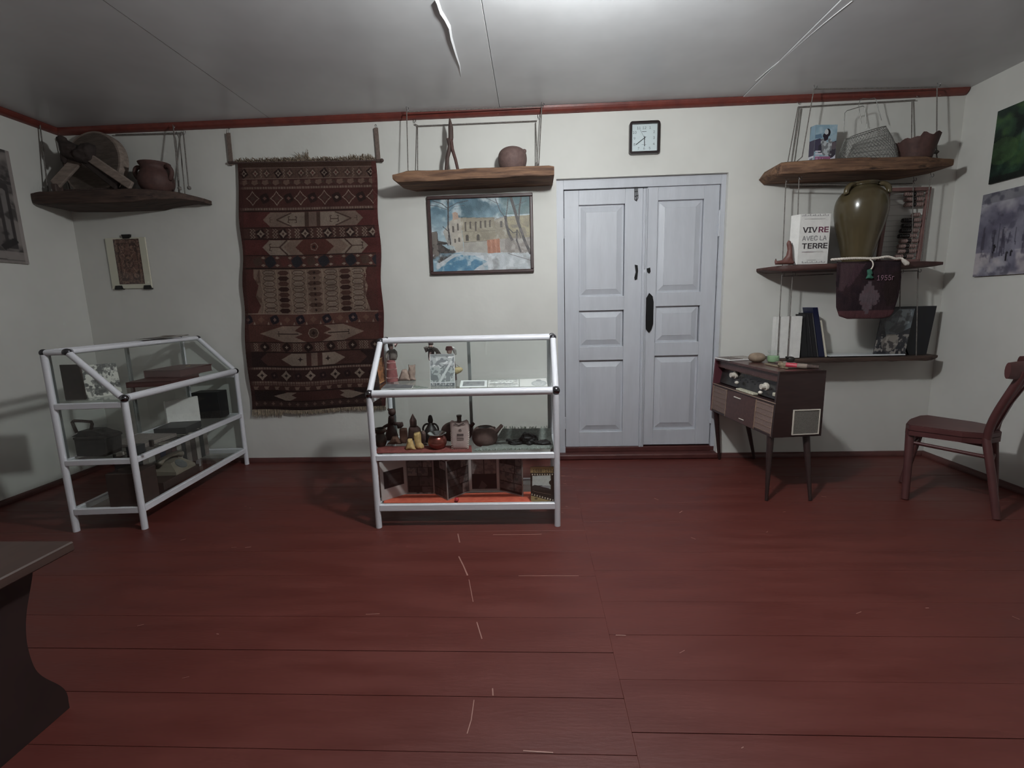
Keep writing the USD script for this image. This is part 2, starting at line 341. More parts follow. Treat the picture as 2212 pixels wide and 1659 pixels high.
for x, z0, z1, u in ((.238, 1.7, 1.85, L1), (.24, .23, .33, L1), (1.383, 1.68, 1.87, L2), (1.383, .26, .42, L2)):
    door.part('hinge', cat(lathe([(0, z0), (.009, z0+.004), (.009, (z0+z1)/2-.002), (.0075, (z0+z1)/2), (.009, (z0+z1)/2+.002), (.009, z1-.004), (.004, z1), (0, z1+.008)], (x, YLF-.008, 0), 12),
              bx(x-.001, x+.018 if x < 1 else x-.018, YLF-.003, YLF+.01, z0+.02, z1-.02)), 'door_paint', smooth=40, under=u)
hp = [at(x, y, 'y', YLF) for x, y in [(1402, 633), (1409, 640), (1411, 652), (1410, 700), (1406, 712), (1401, 718), (1395, 711), (1394, 690), (1395, 645)]]
hd = door.part('door_handle', prism(Polygon([(q[0], q[2]) for q in hp]), .012, (0, YLF, 0)), 'black_iron', under=L2, label='long black iron handle plate')
for pts in ([(1371, 572), (1377, 573), (1378, 585), (1376, 603), (1371, 605), (1370, 600), (1373, 588)], [(1397, 580), (1404, 578), (1405, 587), (1402, 591), (1398, 588)]):
    q = [at(x, y, 'y', YLF) for x, y in pts]
    door.part('latch_plate', prism(Polygon([(a[0], a[2]) for a in q]), .006, (0, YLF, 0)), 'black_iron', under=L1, label='small black keyhole and latch piece')
door.part('door_bolt', cat(*[tube([at(x, y, 'y', YLF-.006) for x, y in pts], .0028, 6) for pts in ([(1371, 403), (1371, 431)], [(1377, 403), (1378, 428)], [(1370, 404), (1379, 403)], [(1371, 414), (1378, 413)], [(1371, 424), (1379, 422)], [(1371, 431), (1375, 434), (1378, 428)])],
          tube([at(1374, 400, 'y', YLF-.004), at(1374.5, 433, 'y', YLF-.004)], .004, 8)), 'crack', under=L1, label='thin grey surface bolt outlined with grime')
door.part('leaf_gap', cat(bx(.2405, .2465, YLF+.004, YLF+.03, .09, 2.045), bx(.246, .83, YLF+.006, YLF+.03, 2.0445, 2.05), bx(1.38, 1.386, YLF+.006, YLF+.03, .1, 2.05)), 'crack')

lx, ly = LAMP_C
lamp = T('ceiling_light', 'bare white globe bulb hanging on a short cord from the grey ceiling', 'ceiling light', (lx, ly, H))
lamp.part('ceiling_rose', lathe([(0, H), (.045, H), (.045, H-.012), (.02, H-.03), (0, H-.03)], (lx, ly, 0), 24), 'lamp_base', smooth=40)
lamp.part('cord', tube([(lx, ly, H-.02), (lx, ly, LAMP_Z+.13)], .004, 6), 'lamp_base', smooth=True)
lamp.part('lamp_socket', lathe([(0, LAMP_Z+.14), (.015, LAMP_Z+.14), (.022, LAMP_Z+.12), (.022, LAMP_Z+.075), (0, LAMP_Z+.075)], (lx, ly, 0), 20), 'lamp_base', smooth=40)
lamp.part('bulb', lathe([(0, LAMP_Z+.08), (.02, LAMP_Z+.078)]+[(.065*math.sin(a), LAMP_Z+.065*math.cos(a)) for a in np.linspace(.5, 3.1, 14)]+[(0, LAMP_Z-.065)], (lx, ly, 0), 32), 'lamp_glass', smooth=True)

# ------------------------------------------------------------------ helpers for small shapes seen in the photograph
def S(pts, y):
    """Pixel outline -> (x, z) in the upright plane at depth y."""
    return [(q[0], q[2]) for q in (at(px, py, 'y', y) for px, py in pts)]
def X(px, py, y): return at(px, py, 'y', y)[0]
def Zp(px, py, y): return at(px, py, 'y', y)[2]
def pillow(pts, y, depth, res=None, power=0.5, flat=1.0, noise=0.0, seed=0):
    """A rounded body with the outline pts (x, z), bulging depth to the front and flat*depth to the back of the plane y."""
    from scipy.spatial import Delaunay
    g = Polygon(pts).buffer(0)
    if hasattr(g, 'geoms'): g = max(g.geoms, key=lambda q: q.area)
    x0, z0, x1, z1 = g.bounds; res = res or max(x1-x0, z1-z0)/16
    L = g.exterior.length; nb = max(16, int(L/res)); B = np.array([g.exterior.interpolate(i/nb, True).coords[0] for i in range(nb)])
    gx, gz = np.meshgrid(np.arange(x0, x1+res, res), np.arange(z0, z1+res, res)); P = np.stack([gx.ravel(), gz.ravel()], 1)
    inner = g.buffer(-res*.55); P = P[shapely.contains_xy(inner, P[:, 0], P[:, 1])] if not inner.is_empty else P[:0]
    A = np.vstack([B, P]); t = Delaunay(A).simplices; c = A[t].mean(1); t = t[shapely.contains_xy(g, c[:, 0], c[:, 1])]
    ab = A[t]; cr = (ab[:, 1, 0]-ab[:, 0, 0])*(ab[:, 2, 1]-ab[:, 0, 1])-(ab[:, 1, 1]-ab[:, 0, 1])*(ab[:, 2, 0]-ab[:, 0, 0]); t[cr < 0] = t[cr < 0][:, ::-1]
    d = shapely.distance(shapely.points(A), g.exterior); m = d.max() or 1; h = depth*np.clip(1-(1-d/m)**2, 0, 1)**power; h[:nb] = 0
    if noise: h = h*(1+noise*(meshkit.fbm(np.stack([A[:, 0]*40, A[:, 1]*40, np.full(len(A), seed*1.7)], 1), 3, seed)-.5)*2)
    n = len(A); idx = np.r_[np.arange(nb), np.arange(n, n+len(P))]
    v = np.vstack([np.stack([A[:, 0], y-h, A[:, 1]], 1), np.stack([A[nb:, 0], y+h[nb:]*flat, A[nb:, 1]], 1)])
    return trimesh.Trimesh(v, np.vstack([t, idx[t][:, ::-1]]), process=False)
def slab(a, b, h, t, lean=(0, 0)):
    """A board standing on the line a-b (floor points), h high and t thick, its top shifted by lean."""
    a, b = np.array(a, float), np.array(b, float); d = (b-a)/np.linalg.norm(b-a); n = np.array([-d[1], d[0], 0])*t; up = np.array([lean[0], lean[1], h])
    q = [a, b, b+n, a+n]; return trimesh.convex.convex_hull(np.array(q+[k+up for k in q]))
def front_print(cv, a, b, h, lean=(0, 0), off=.0008):
    """A flat print on the front (right of a->b, looking from the camera's side) of such a board."""
    a, b = np.array(a, float), np.array(b, float); d = (b-a)/np.linalg.norm(b-a); n = np.array([-d[1], d[0], 0]); up = np.array([lean[0], lean[1], h])
    return cv.mesh(a-n*off+up, b-a, -up)
def flat_print(cv, tl, tr, bl, lift=.0006):
    tl, tr, bl = [np.array(q, float)+[0, 0, lift] for q in (tl, tr, bl)]; return cv.mesh(tl, tr-tl, bl-tl)
def sheet(tl, tr, bl, t=.002):
    tl, tr, bl = map(lambda q: np.array(q, float), (tl, tr, bl)); br = tr+bl-tl; q = np.array([tl, tr, br, bl]); return trimesh.convex.convex_hull(np.vstack([q, q-[0, 0, t]]))

SPEC.update(
    case_white=dict(c=(214, 214, 221), rough=0.32, spec=0.5, scale=6, bump=0.0002),
    case_grey=dict(c=(74, 72, 76), rough=0.3, metal=0.6),
    case_chrome=dict(c=(120, 118, 122), rough=0.12, metal=1.0),
    case_alu=dict(c=(150, 155, 155), rough=0.3, metal=0.7),
    pane=dict(kind='pane'),
    clay_dark=dict(c=(58, 36, 33), c2=(74, 47, 42), rough=0.7, scale=30, bump=0.001),
    clay_brown=dict(c=(98, 74, 70), c2=(112, 86, 80), rough=0.75, scale=40, bump=0.0015),
    clay_red=dict(c=(72, 46, 42), c2=(86, 55, 49), rough=0.7, scale=30, bump=0.0012),
    clay_black=dict(c=(30, 25, 25), c2=(42, 34, 33), rough=0.5, scale=25, bump=0.001),
    clay_olive=dict(c=(56, 47, 40), c2=(84, 64, 56), rough=0.45, scale=22, bump=0.002, lo=.45, hi=.6),
    tuff_pink=dict(c=(150, 124, 112), c2=(168, 142, 128), rough=0.9, scale=60, bump=0.002),
    tuff_brown=dict(c=(104, 70, 56), c2=(122, 84, 68), rough=0.9, scale=60, bump=0.002),
    tuff_yellow=dict(c=(186, 148, 82), c2=(206, 170, 104), rough=0.9, scale=60, bump=0.002),
    copper=dict(c=(132, 66, 58), c2=(160, 88, 76), rough=0.25, metal=0.75, scale=9),
    tin=dict(c=(200, 205, 208), rough=0.15, metal=1.0),
    leather=dict(c=(176, 150, 146), c2=(192, 168, 162), rough=0.7, scale=18, bump=0.001),
    white_cord=dict(c=(222, 212, 200), rough=0.8),
    ink=dict(c=(66, 54, 54), rough=0.8),
    skirt_red=dict(c=(132, 66, 68), c2=(150, 82, 82), rough=0.85, scale=50),
    cloth_pale=dict(c=(206, 168, 164), rough=0.85),
    cloth_grey=dict(c=(108, 98, 92), c2=(126, 114, 108), rough=0.9, scale=50),
    cloth_dark=dict(c=(64, 48, 48), c2=(78, 60, 58), rough=0.9, scale=50),
    skin=dict(c=(186, 146, 134), rough=0.7),
    wood_dark=dict(c=(66, 50, 46), c2=(88, 68, 62), rough=0.7, scale=16, stretch=(6, 6, 0.6), bump=0.001),
    basketry=dict(c=(170, 150, 96), c2=(196, 176, 122), rough=0.9, scale=60, bump=0.002),
    print_=dict(attr=True, rough=0.55), print_gloss=dict(attr=True, rough=0.22),
    paper=dict(c=(226, 224, 220), c2=(216, 214, 210), rough=0.7, scale=20),
    paper_dull=dict(c=(160, 152, 143), c2=(146, 138, 131), rough=0.75, scale=20),
    orange_cloth=dict(c=(206, 78, 48), c2=(222, 96, 62), rough=0.8, scale=25),
    red_gloss=dict(c=(190, 28, 40), rough=0.3),
    red_cloth=dict(c=(112, 46, 44), c2=(140, 66, 60), rough=0.9, scale=30, bump=0.002),
    mat_green=dict(c=(112, 118, 114), c2=(134, 140, 134), rough=0.95, scale=70, bump=0.004),
    mat_fringe=dict(c=(170, 180, 168), c2=(140, 150, 140), rough=0.95, scale=30),
    basalt=dict(c=(22, 22, 24), c2=(40, 40, 42), rough=0.6, scale=40, bump=0.004),
    book_brown=dict(c=(58, 43, 38), c2=(66, 49, 43), rough=0.6, scale=40),
    book_red=dict(c=(84, 46, 44), c2=(94, 52, 50), rough=0.5, scale=30),
    book_black=dict(c=(26, 26, 30), rough=0.5), book_navy=dict(c=(22, 28, 62), rough=0.4), book_cream=dict(c=(214, 206, 186), rough=0.7),
    iron_old=dict(c=(44, 40, 38), c2=(60, 52, 48), rough=0.6, metal=0.3, scale=20, bump=0.002),
    plastic_cream=dict(c=(128, 119, 104), rough=0.4), gilt=dict(c=(190, 160, 90), rough=0.35, metal=0.6),
)

# ------------------------------------------------------------------ glass display cases
def case(loc, rz, W, label, Dp=.41, zs1=.785):
    t = T('display_case', label, 'display case', loc, rz, local=True)
    lt, r = .017, .017
    ft, zt, zf, vt = .021, 1.03, .766, .275            # tube radius, top, front rail, depth of the slope
    for u in (r, W-r):
        t.part('leg', tube([(u, r, 0), (u, r, zf-.02)], r, 14), 'case_white', smooth=40)
        t.part('leg', tube([(u, Dp-r, 0), (u, Dp-r, zt-.01)], r, 14), 'case_white', smooth=40)
        t.part('side_rail', cat(tube([(u, vt+.02, zt), (u, Dp-.02, zt)], .016, 12)), 'case_white', smooth=40)
        t.part('slope_rail', tube([(u, r+.016, zf+.012), (u, vt-.006, zt-.008)], .017, 12), 'case_white', smooth=40)
        for z0, z1 in ((.715, .748), (.393, .425), (.1, .137)): t.part('side_rail', bx(u-.013, u+.013, r+.012, Dp-r-.012, z0, z1, .003), 'case_white')
        t.part('corner_joint', blob((u, r, zf), (.021, .022, .022), 3), 'case_chrome' , smooth=True, label='rounded dark chrome corner joint')
        t.part('corner_joint', blob((u, vt+.004, zt+.001), (.02, .024, .019), 3), 'case_grey', smooth=True)
        t.part('corner_joint', blob((u, Dp-r, zt), (.0195, .0195, .0195), 3), 'case_grey', smooth=True)
        t.part('side_pane', shell(prism(Polygon([(r+.01, .14), (Dp-r-.01, .14), (Dp-r-.01, zt-.012), (vt, zt-.012), (r+.012, zf+.004)]), .004, (u-.002, 0, 0), (0, 1, 0), (0, 0, 1)), 0, 1 if u < W/2 else -1), 'pane')
    t.part('front_rail', tube([(.036, r, zf), (W-.036, r, zf)], ft, 16), 'case_white', smooth=40)
    t.part('top_rail', cat(tube([(.036, vt, zt+.002), (W-.036, vt, zt+.002)], .016, 14)), 'case_white', smooth=40)
    t.part('top_rail', tube([(.032, Dp-r, zt+.002), (W-.032, Dp-r, zt+.002)], .014, 12), 'case_white', smooth=40)
    for z0, z1 in ((.393, .425), (.1, .137)):
        t.part('front_rail', bx(2*r-.004, W-2*r+.004, r-.012, r+.014, z0, z1, .003), 'case_white')
        t.part('back_rail', bx(2*r-.004, W-2*r+.004, Dp-r-.012, Dp-r+.012, z0, z1, .003), 'case_white')
    sl = prism(Polygon([(.03, 0), (W-.03, 0), (W-.03, .345), (.03, .345)]), .004, (0, r+.017, zf+.014), (1, 0, 0), np.array([0, .234, .247])/.3403)
    n = np.array(sl.face_normals); slope = trimesh.Trimesh(np.array(sl.vertices), np.array(sl.faces)[n @ np.array([0, -.7258, .6876]) > -.8], process=False)
    t.part('slope_pane', slope, 'pane')
    t.part('top_pane', shell(bx(.03, W-.03, vt+.01, Dp-.026, zt, zt+.004), 2, -1), 'pane')
    t.part('front_pane', shell(bx(.03, W-.03, r, r+.004, .428, .748)), 'pane'); t.part('front_pane', shell(bx(.03, W-.03, r, r+.004, .139, .391)), 'pane')
    for z in (zs1, .4235, .131): t.part('glass_shelf', shell(bx(.03, W-.03, r+.022, Dp-.036, z-.006, z), 2, -1), 'pane')
    for u0, u1, v in ((.03, W/2+.009, Dp-.022), (W/2-.009, W-.03, Dp-.03)):
        t.part('sliding_pane', shell(bx(u0+.018, u1-.018, v, v+.003, .43, zt-.016)), 'pane')
        
        for e in (u0, u1-.018): t.part('pane_edge', bx(e, e+.018, v-.003, v+.005, .43, zt-.016), 'case_alu')
    return t
cA = np.array([-.907, 2.458, 0]); aA = math.atan2(.014, 1.02)
case(cA, aA, 1.04, 'white framed sloping glass display case standing in front of the door and rug')
cB = np.array([-2.243, 2.455, 0]); aB = math.atan2(1.15, -.085)
case(cB, aB, 1.165, 'white framed sloping glass display case in the left corner, turned sideways', .42, .76)
ZA1, ZA2, ZA3 = .7855, .424, .1315

# --- centre case, top shelf
a, b = at(815.5, 829, 'z', ZA1), at(827, 823, 'z', ZA1)
cv = Cv(10, 22, 20, 44, (206, 132, 70)); cv.rect(1, 1, 9, 21, (178, 108, 56)); cv.tint((120, 74, 44), .5, 3, .8, .45, .6); cv.rect(0, 0, 10, .6, (226, 170, 110)); cv.rect(0, 21.4, 10, 22, (226, 170, 110))
t = T('small_book', 'thin orange-brown patterned book leaning on the left end of the centre case', 'book', (a+b)/2); t.loc[2] = ZA1
a, b = a+[.012, 0, 0], b+[.012, .02, 0]
t.part('cover', slab(a, b, .143, .011, (-.012, 0)), 'book_brown'); t.part('front_print', front_print(cv, a, b, .143, (-.012, 0)), 'print_')

y = 2.79; k = X(1, 0, y)-X(0, 0, y)                  # metres per pixel there
def figure_doll(cx, py_base, y, z0): pass
x0 = X(848, 824, y)
t = T('folk_doll', 'cloth doll with a long red skirt and one raised arm in the display case', 'doll', (x0, y, ZA1))
sk = lathe([(0, ZA1), (.034, ZA1), (.0345, ZA1+.004), (.031, ZA1+.05), (.026, ZA1+.1), (.021, ZA1+.128), (0, ZA1+.13)], (x0, y, 0), 28)
t.part('skirt', sk, 'skirt_red', smooth=40)
zz = []
for z, r in ((.02, .0337), (.072, .0297), (.112, .0255)):
    g = np.linspace(0, 2*np.pi, 49); zz.append(tube([(x0+(r+.0006)*math.cos(q), y+(r+.0006)*math.sin(q), ZA1+z+.008*(i % 2)*(1 if z < .1 else .6)) for i, q in enumerate(g[:-1])], .0012, 4, closed=True))
t.part('skirt_braid', cat(zz), 'cloth_pale', label='pale zigzag braid around the skirt')
to = S([(841, 778), (841, 765), (839, 757), (846, 754), (853, 754), (858, 760), (859, 770), (856, 778)], y)
t.part('bodice', pillow(to, y, .016, .005), 'cloth_grey', smooth=True)
t.part('head', blob((X(844.5, 750, y), y, Zp(844, 750, y)), (.0135, .0135, .017), 2), 'skin', smooth=True)
t.part('headscarf', pillow(S([(838, 743), (840, 740), (848, 739), (849.5, 744), (849, 750), (846, 746), (843, 748), (842, 756), (839, 750)], y), y-.006, .013, .004), 'cloth_dark', smooth=True)
t.part('arm', tube([(X(854, 757, y), y, Zp(0, 757, y)), (X(855, 749, y), y-.01, Zp(854, 748, y)), (X(860, 741, y), y-.012, Zp(860, 740, y))], [.007, .006, .0045], 10), 'cloth_pale', smooth=True)
t.part('arm', tube([(X(841, 758, y), y-.004, Zp(841, 758, y)), (X(836, 768, y), y-.016, Zp(836, 768, y)), (X(837, 775, y), y-.02, Zp(837, 774, y))], [.008, .009, .007], 10), 'cloth_grey', smooth=True)

y = 2.80
t = T('stone_carving', 'small pinkish brown carved stone with two blunt peaks beside the red-skirted doll', 'carving', (X(880, 824, y), y, ZA1))
zb = Zp(880, 827, y)-ZA1
sh = lambda pts, y, z0: [(p[0], max(z0, p[1]-zb)) for p in S(pts, y)]
t.part('low_peak', pillow(sh([(860, 829), (866, 812), (869, 803), (875, 801.5), (880, 802), (884, 811), (890, 829)], y, ZA1), y-.004, .026, .007, .4, noise=.25), 'tuff_pink', smooth=True)
t.part('tall_peak', pillow(sh([(881.5, 792), (885, 794), (893, 793), (897, 791.5), (896.5, 801), (897.5, 808), (896, 819), (899, 829), (884, 829), (883, 817), (881, 809), (882.5, 801)], y, ZA1), y+.006, .024, .006, .4, noise=.2, seed=2), 'tuff_pink', smooth=True)

y = 2.81
x0 = X(926, 829, y)
t = T('wooden_puppet', 'bearded wooden figure in a cap on a dark post behind the grey booklet', 'figurine', (x0, y, ZA1))
t.part('post', loft([[(X(c-w, 0, y), y-.011, z), (X(c+w, 0, y), y-.011, z), (X(c+w, 0, y), y+.011, z), (X(c-w, 0, y), y+.011, z)] for c, w, z in ((926, 4.4, ZA1), (927, 3.6, ZA1+.06), (928.5, 2.9, ZA1+.125))]), 'wood_dark')
P = lambda pts: [(880+a/16.59, 730+b/16.59) for a, b in pts]
t.part('coat', pillow(S(P([(740, 400), (830, 360), (950, 380), (970, 480), (960, 620), (860, 720), (830, 820), (770, 800), (750, 650), (750, 500)]), y), y-.004, .016, .005), 'cloth_dark', smooth=True)
t.part('shirt_front', pillow(S(P([(800, 520), (850, 470), (900, 500), (880, 600), (830, 790), (790, 790)]), y), y-.016, .007, .003), 'cloth_pale', smooth=True)
t.part('head', blob((X(930.8, 750, y), y-.006, Zp(930, 748.5, y)), (.0125, .0125, .014), 2), 'skin', smooth=True)
t.part('beard', pillow(S(P([(770, 290), (900, 290), (910, 350), (860, 395), (800, 385), (765, 330)]), y), y-.013, .009, .003), 'cloth_grey', smooth=True)
t.part('cap', pillow(S(P([(750, 160), (830, 125), (905, 112), (930, 180), (945, 225), (935, 240), (900, 250), (770, 270)]), y), y-.006, .016, .004), 'cloth_dark', smooth=True)
t.part('sleeve', pillow(S(P([(580, 335), (700, 290), (760, 330), (745, 480), (700, 500), (660, 530), (620, 430)]), y), y-.002, .012, .004), 'cloth_grey', smooth=True)
t.part('sleeve', tube([tuple(at(*q, 'y', y-.008)) for q in P([(900, 370), (1040, 440), (1110, 520), (1190, 600)])], [.012, .0125, .010, .006], 10), 'cloth_grey', smooth=True)
t.part('hand', tube([tuple(at(*q, 'y', y-.012)) for q in P([(1070, 520), (1050, 580), (1015, 645)])], [.008, .005, .003], 8), 'wood_dark', smooth=True)

a, b = at(929.8, 834.5, 'z', ZA1), at(983, 833.5, 'z', ZA1); bh = .1765; le = (.0, .025)
cv = Cv(52, 64, 156, 192, (196, 200, 200))
G = np.random.default_rng(5)
cv.tint((120, 126, 128), .11, 4, .95, .42, .5); cv.tint((172, 178, 178), .2, 9, .9, .5, .54)
for _ in range(9):
    p = G.uniform((2, 6), (50, 52)); w = G.uniform(3, 9); an = G.uniform(.3, 1.3)
    cv.poly([p, p+[w*math.cos(an), -w*1.6*math.sin(an)], p+[w*math.cos(an)+2.4, -w*1.6*math.sin(an)+1], p+[2.2, 1.5]], (206, 210, 210) if _ % 2 else (112, 118, 120))
cv.ell(8, 47, 9, 6, (116, 122, 124)); cv.line([(20, 56), (46, 14)], 4.5, (198, 202, 202)); cv.poly([(32, 55), (36, 34), (42, 38), (42, 55)], (128, 134, 136)); cv.rect(0, 0, 52, 5, (122, 128, 128), .8)
cv.rect(38, 6, 44, 7.4, (232, 234, 234)); cv.rect(0, 57, 52, 64, (96, 102, 106)); cv.rect(0, 56.2, 52, 57.3, (226, 228, 228)); cv.rect(0, 0, .7, 64, (220, 222, 222)); cv.rect(51.3, 0, 52, 64, (220, 222, 222))
wl = (226, 228, 226)                                  # white lettering of the title strip
for p in ([(3, 58.4), (5, 58.4), (3.2, 63)], [(7, 58.4), (7, 63)], [(9.6, 58.4), (9.6, 63)], [(12.2, 58.4), (13.6, 58.4), (13.6, 63), (15, 63)], [(17, 62.6), (18, 62.6)], [(20, 63), (20, 58.6), (22.6, 58.6), (22.6, 62)], [(25.6, 58.4), (25.6, 63)], [(28.2, 58.4), (28.2, 63)],
          [(31.4, 63), (31.4, 58.6), (34, 58.6), (34, 60.8), (30.6, 60.8)], [(37, 58.4), (37, 60.8), (40, 60.8), (40, 58.4), (40, 63)], [(43.4, 58.4), (43.4, 63), (43.4, 60.6), (46.4, 60.6)]): cv.line(p, .85, wl)
t = T('standing_booklet', 'grey and white camouflage-patterned booklet standing upright in the display case', 'booklet', (a+b)/2)
t.part('pages', slab(a, b, bh, .004, le), 'paper'); t.part('cover_print', front_print(cv, a, b, bh, le), 'print_')

y = 2.795
t = T('veiled_doll', 'doll in a dark red headdress with a white veil looking over the grey booklet', 'doll', (X(974, 830, y), y, ZA1))
cxx, cz = X(970, 757, y), Zp(970, 757, y)
t.part('dress', lathe([(0, ZA1), (.032, ZA1), (.028, ZA1+.08), (.02, ZA1+.14), (.022, cz-.03), (.012, cz-.02), (0, cz-.018)], (cxx+.008, y+.0, 0), 24), 'cloth_dark', smooth=40)
t.part('head', blob((cxx+.002, y-.004, cz-.004), (.0155, .015, .018), 3), 'skin', smooth=True)
t.part('headdress', cat(lathe([(0, cz+.026), (.016, cz+.024), (.021, cz+.012), (.0205, cz+.001), (.017, cz+.001), (0, cz+.004)], (cxx, y+.002, 0), 24)), 'skirt_red', smooth=40)
t.part('collar', lathe([(.012, cz-.026), (.024, cz-.03), (.024, cz-.035), (.012, cz-.036)], (cxx+.004, y, 0), 20), 'cloth_pale', smooth=True)
t.part('veil', pillow(S([(979, 749), (985, 756), (986, 766), (981, 768), (978, 760), (975, 750)], y), y+.012, .006, .004), 'paper', smooth=True)
t = T('small_basket', 'tiny straw basket hanging behind the right edge of the grey booklet', 'basket', (X(992, 806, 2.79), 2.79, Zp(992, 807, 2.79)))
t.part('bowl', pillow(S([(979, 793), (985, 793), (992, 792), (999, 795), (1000, 799), (996, 804), (988, 808), (982, 808)], 2.79), 2.79, .022, .004, noise=.1), 'basketry', smooth=True)
t.part('handle', tube([tuple(at(p, q, 'y', 2.78)) for p, q in ((983, 795), (984, 788), (988, 789), (993, 793))], .0012, 6), 'wood_dark', smooth=True)

def flat_photo(name, label, cat_, quad, cv, z=ZA1, group=None, lift=0.0):
    tl, tr, br, bl = [at(px, py, 'z', z+.003+lift) for px, py in quad]
    for p, o in ((bl, tl), (br, tr)):                   # kept inside the front pane
        k = min(1, (o[1]-2.512)/(o[1]-p[1])); p[:] = o+(p-o)*k
    t = T(name, label, cat_, (tl+br)/2-[0, 0, .003], group=group)
    P4 = np.array([tl, tr, br, bl]); t.part('card', trimesh.convex.convex_hull(np.vstack([P4, P4-[0, 0, .0026]])), 'paper')
    a, b = cv.X.ravel()/cv.w, cv.Y.ravel()/cv.h
    V = (1-a)[:, None]*(1-b)[:, None]*tl+a[:, None]*(1-b)[:, None]*tr+a[:, None]*b[:, None]*br+(1-a)[:, None]*b[:, None]*bl+[0, 0, .0004]
    _, f, c = cv.mesh((0, 0, 0), (1, 0, 0), (0, 1, 0)); t.part('front_print', (V, f, c), 'print_')
cv = Cv(60, 36, 90, 54, (226, 228, 228)); cv.rect(6, 5, 54, 31, (140, 140, 142)); cv.tint((112, 114, 118), .12, 2, .8, k=(cv.X > 6) & (cv.X < 54) & (cv.Y > 5) & (cv.Y < 31))
flat_photo('postcard', 'white-bordered grey photo card lying on the glass shelf, leftmost of three', 'photo card', [(996, 822), (1052.5, 821.5), (1051, 858), (988, 859)], cv)
cv = Cv(60, 36, 90, 54, (222, 222, 218)); cv.rect(2, 14, 46, 34, (196, 194, 188)); cv.rect(2, 14, 46, 19, (232, 232, 230)); cv.rect(3, 20, 46, 24, (120, 122, 122)); cv.rect(30, 1, 58, 4, (150, 152, 152)); cv.ell(12, 5, 8, 4, (160, 160, 160)); cv.rect(49, 6, 58, 30, (204, 202, 196)); cv.tint((140, 140, 140), .25, 5, .7)
flat_photo('postcard', 'printed pale photo leaflet lying between two cards on the glass shelf', 'photo card', [(1055, 821.5), (1120, 819.5), (1122, 856), (1053, 857)], cv)
cv = Cv(60, 36, 90, 54, (206, 204, 200)); cv.ell(42, 24, 17, 14, (158, 160, 160)); cv.ell(42, 10, 6, 5, (132, 134, 134)); cv.ell(42, 25, 13, 9, (176, 176, 176)); cv.tint((150, 152, 152), .3, 8, .6, k=((cv.X-42)/17)**2+((cv.Y-24)/14)**2 < 1)
flat_photo('postcard', 'pale card with a round building print, rightmost on the glass shelf', 'photo card', [(1122.5, 819.5), (1180, 817), (1187, 854), (1124, 856)], cv)
cv = Cv(60, 36, 60, 36, (88, 88, 92)); cv.tint((120, 118, 120), .1, 3, .8)
flat_photo('brochure', 'dark grey brochure lying in the left front corner of the top shelf', 'brochure', [(834, 829), (893, 832), (878, 856), (806, 856)], cv)
cv = Cv(60, 36, 60, 36, (108, 116, 106)); cv.rect(3, 4, 46, 9, (170, 174, 166)); cv.rect(0, 30, 30, 33, (196, 198, 192)); cv.tint((80, 88, 80), .15, 3, .7)
flat_photo('brochure', 'greenish brochure lying in front of the grey standing booklet', 'brochure', [(895, 832), (930, 836.5), (982, 836), (970, 857), (0, 0)][:1]+[(925, 837), (924, 857), (880, 856)], cv)

# --- centre case, middle shelf
y = 2.64
t = T('clay_pot', 'small dark glazed clay pot with a wide rim at the left of the middle shelf', 'pot', (X(824, 972, y), y, ZA2))
k = X(825, 960, y)-X(824, 960, y)
t.part('body', lathe(np.vstack([[(0, ZA2)], smooth_prof([(8*k, ZA2), (12*k, ZA2+8*k), (12.6*k, ZA2+16*k), (9.5*k, ZA2+25*k), (8.5*k, ZA2+29*k)], 14), [(7.6*k, ZA2+29*k), (0, ZA2+24*k)]]), (X(824, 972, y), y, 0), 28), 'clay_olive', smooth=40)
t.part('rim', lathe([(8*k, ZA2+29*k), (11*k, ZA2+31*k), (12.5*k, ZA2+36*k), (11.4*k, ZA2+40*k), (9*k, ZA2+39.5*k), (8*k, ZA2+33*k)], (X(824, 972, y), y, 0), 28), 'clay_olive', smooth=40)

y = 2.77
q = lambda pts: [(800+a/10.53, 870+b/10.53) for a, b in pts]
t = T('clay_figurine', 'dark clay figure of a round-headed woman with curved arms, leftmost on the middle shelf', 'figurine', (X(848, 950, y), y, ZA2))
t.part('body', pillow([(p[0], max(ZA2, p[1])) for p in S(q([(400, 470), (405, 340), (430, 290), (520, 285), (545, 340), (555, 450), (520, 500), (600, 640), (640, 760), (640, 1090), (330, 1090), (330, 760), (380, 600)]), y)], y, .026, .006), 'clay_dark', smooth=True)
t.part('head', blob((X(846.8, 890.2, y), y, Zp(846.8, 890.2, y)), (.0225, .021, .0225), 3), 'clay_dark', smooth=True)
t.part('hair_bun', blob((X(839.3, 885, y), y+.004, Zp(839.3, 885, y)), (.008, .008, .009), 2), 'clay_dark', smooth=True)
t.part('arm', tube([tuple(at(*p, 'y', y-.005)) for p in q([(420, 500), (330, 540), (250, 600), (210, 650)])], [.011, .009, .009, .008], 10), 'clay_dark', smooth=True)
t.part('arm', tube([tuple(at(*p, 'y', y-.005)) for p in q([(530, 470), (590, 480), (660, 480), (720, 470)])], [.012, .010, .010, .008], 10), 'clay_dark', smooth=True)
t.part('arm', tube([tuple(at(*p, 'y', y-.01)) for p in q([(430, 640), (330, 640), (240, 655)])], [.008, .007, .007], 10), 'clay_dark', smooth=True)
t.part('bird', pillow(S(q([(590, 470), (620, 440), (650, 465), (690, 460), (715, 430), (745, 445), (760, 520), (700, 580), (620, 590)]), y-.01), y-.012, .014, .004), 'clay_dark', smooth=True)

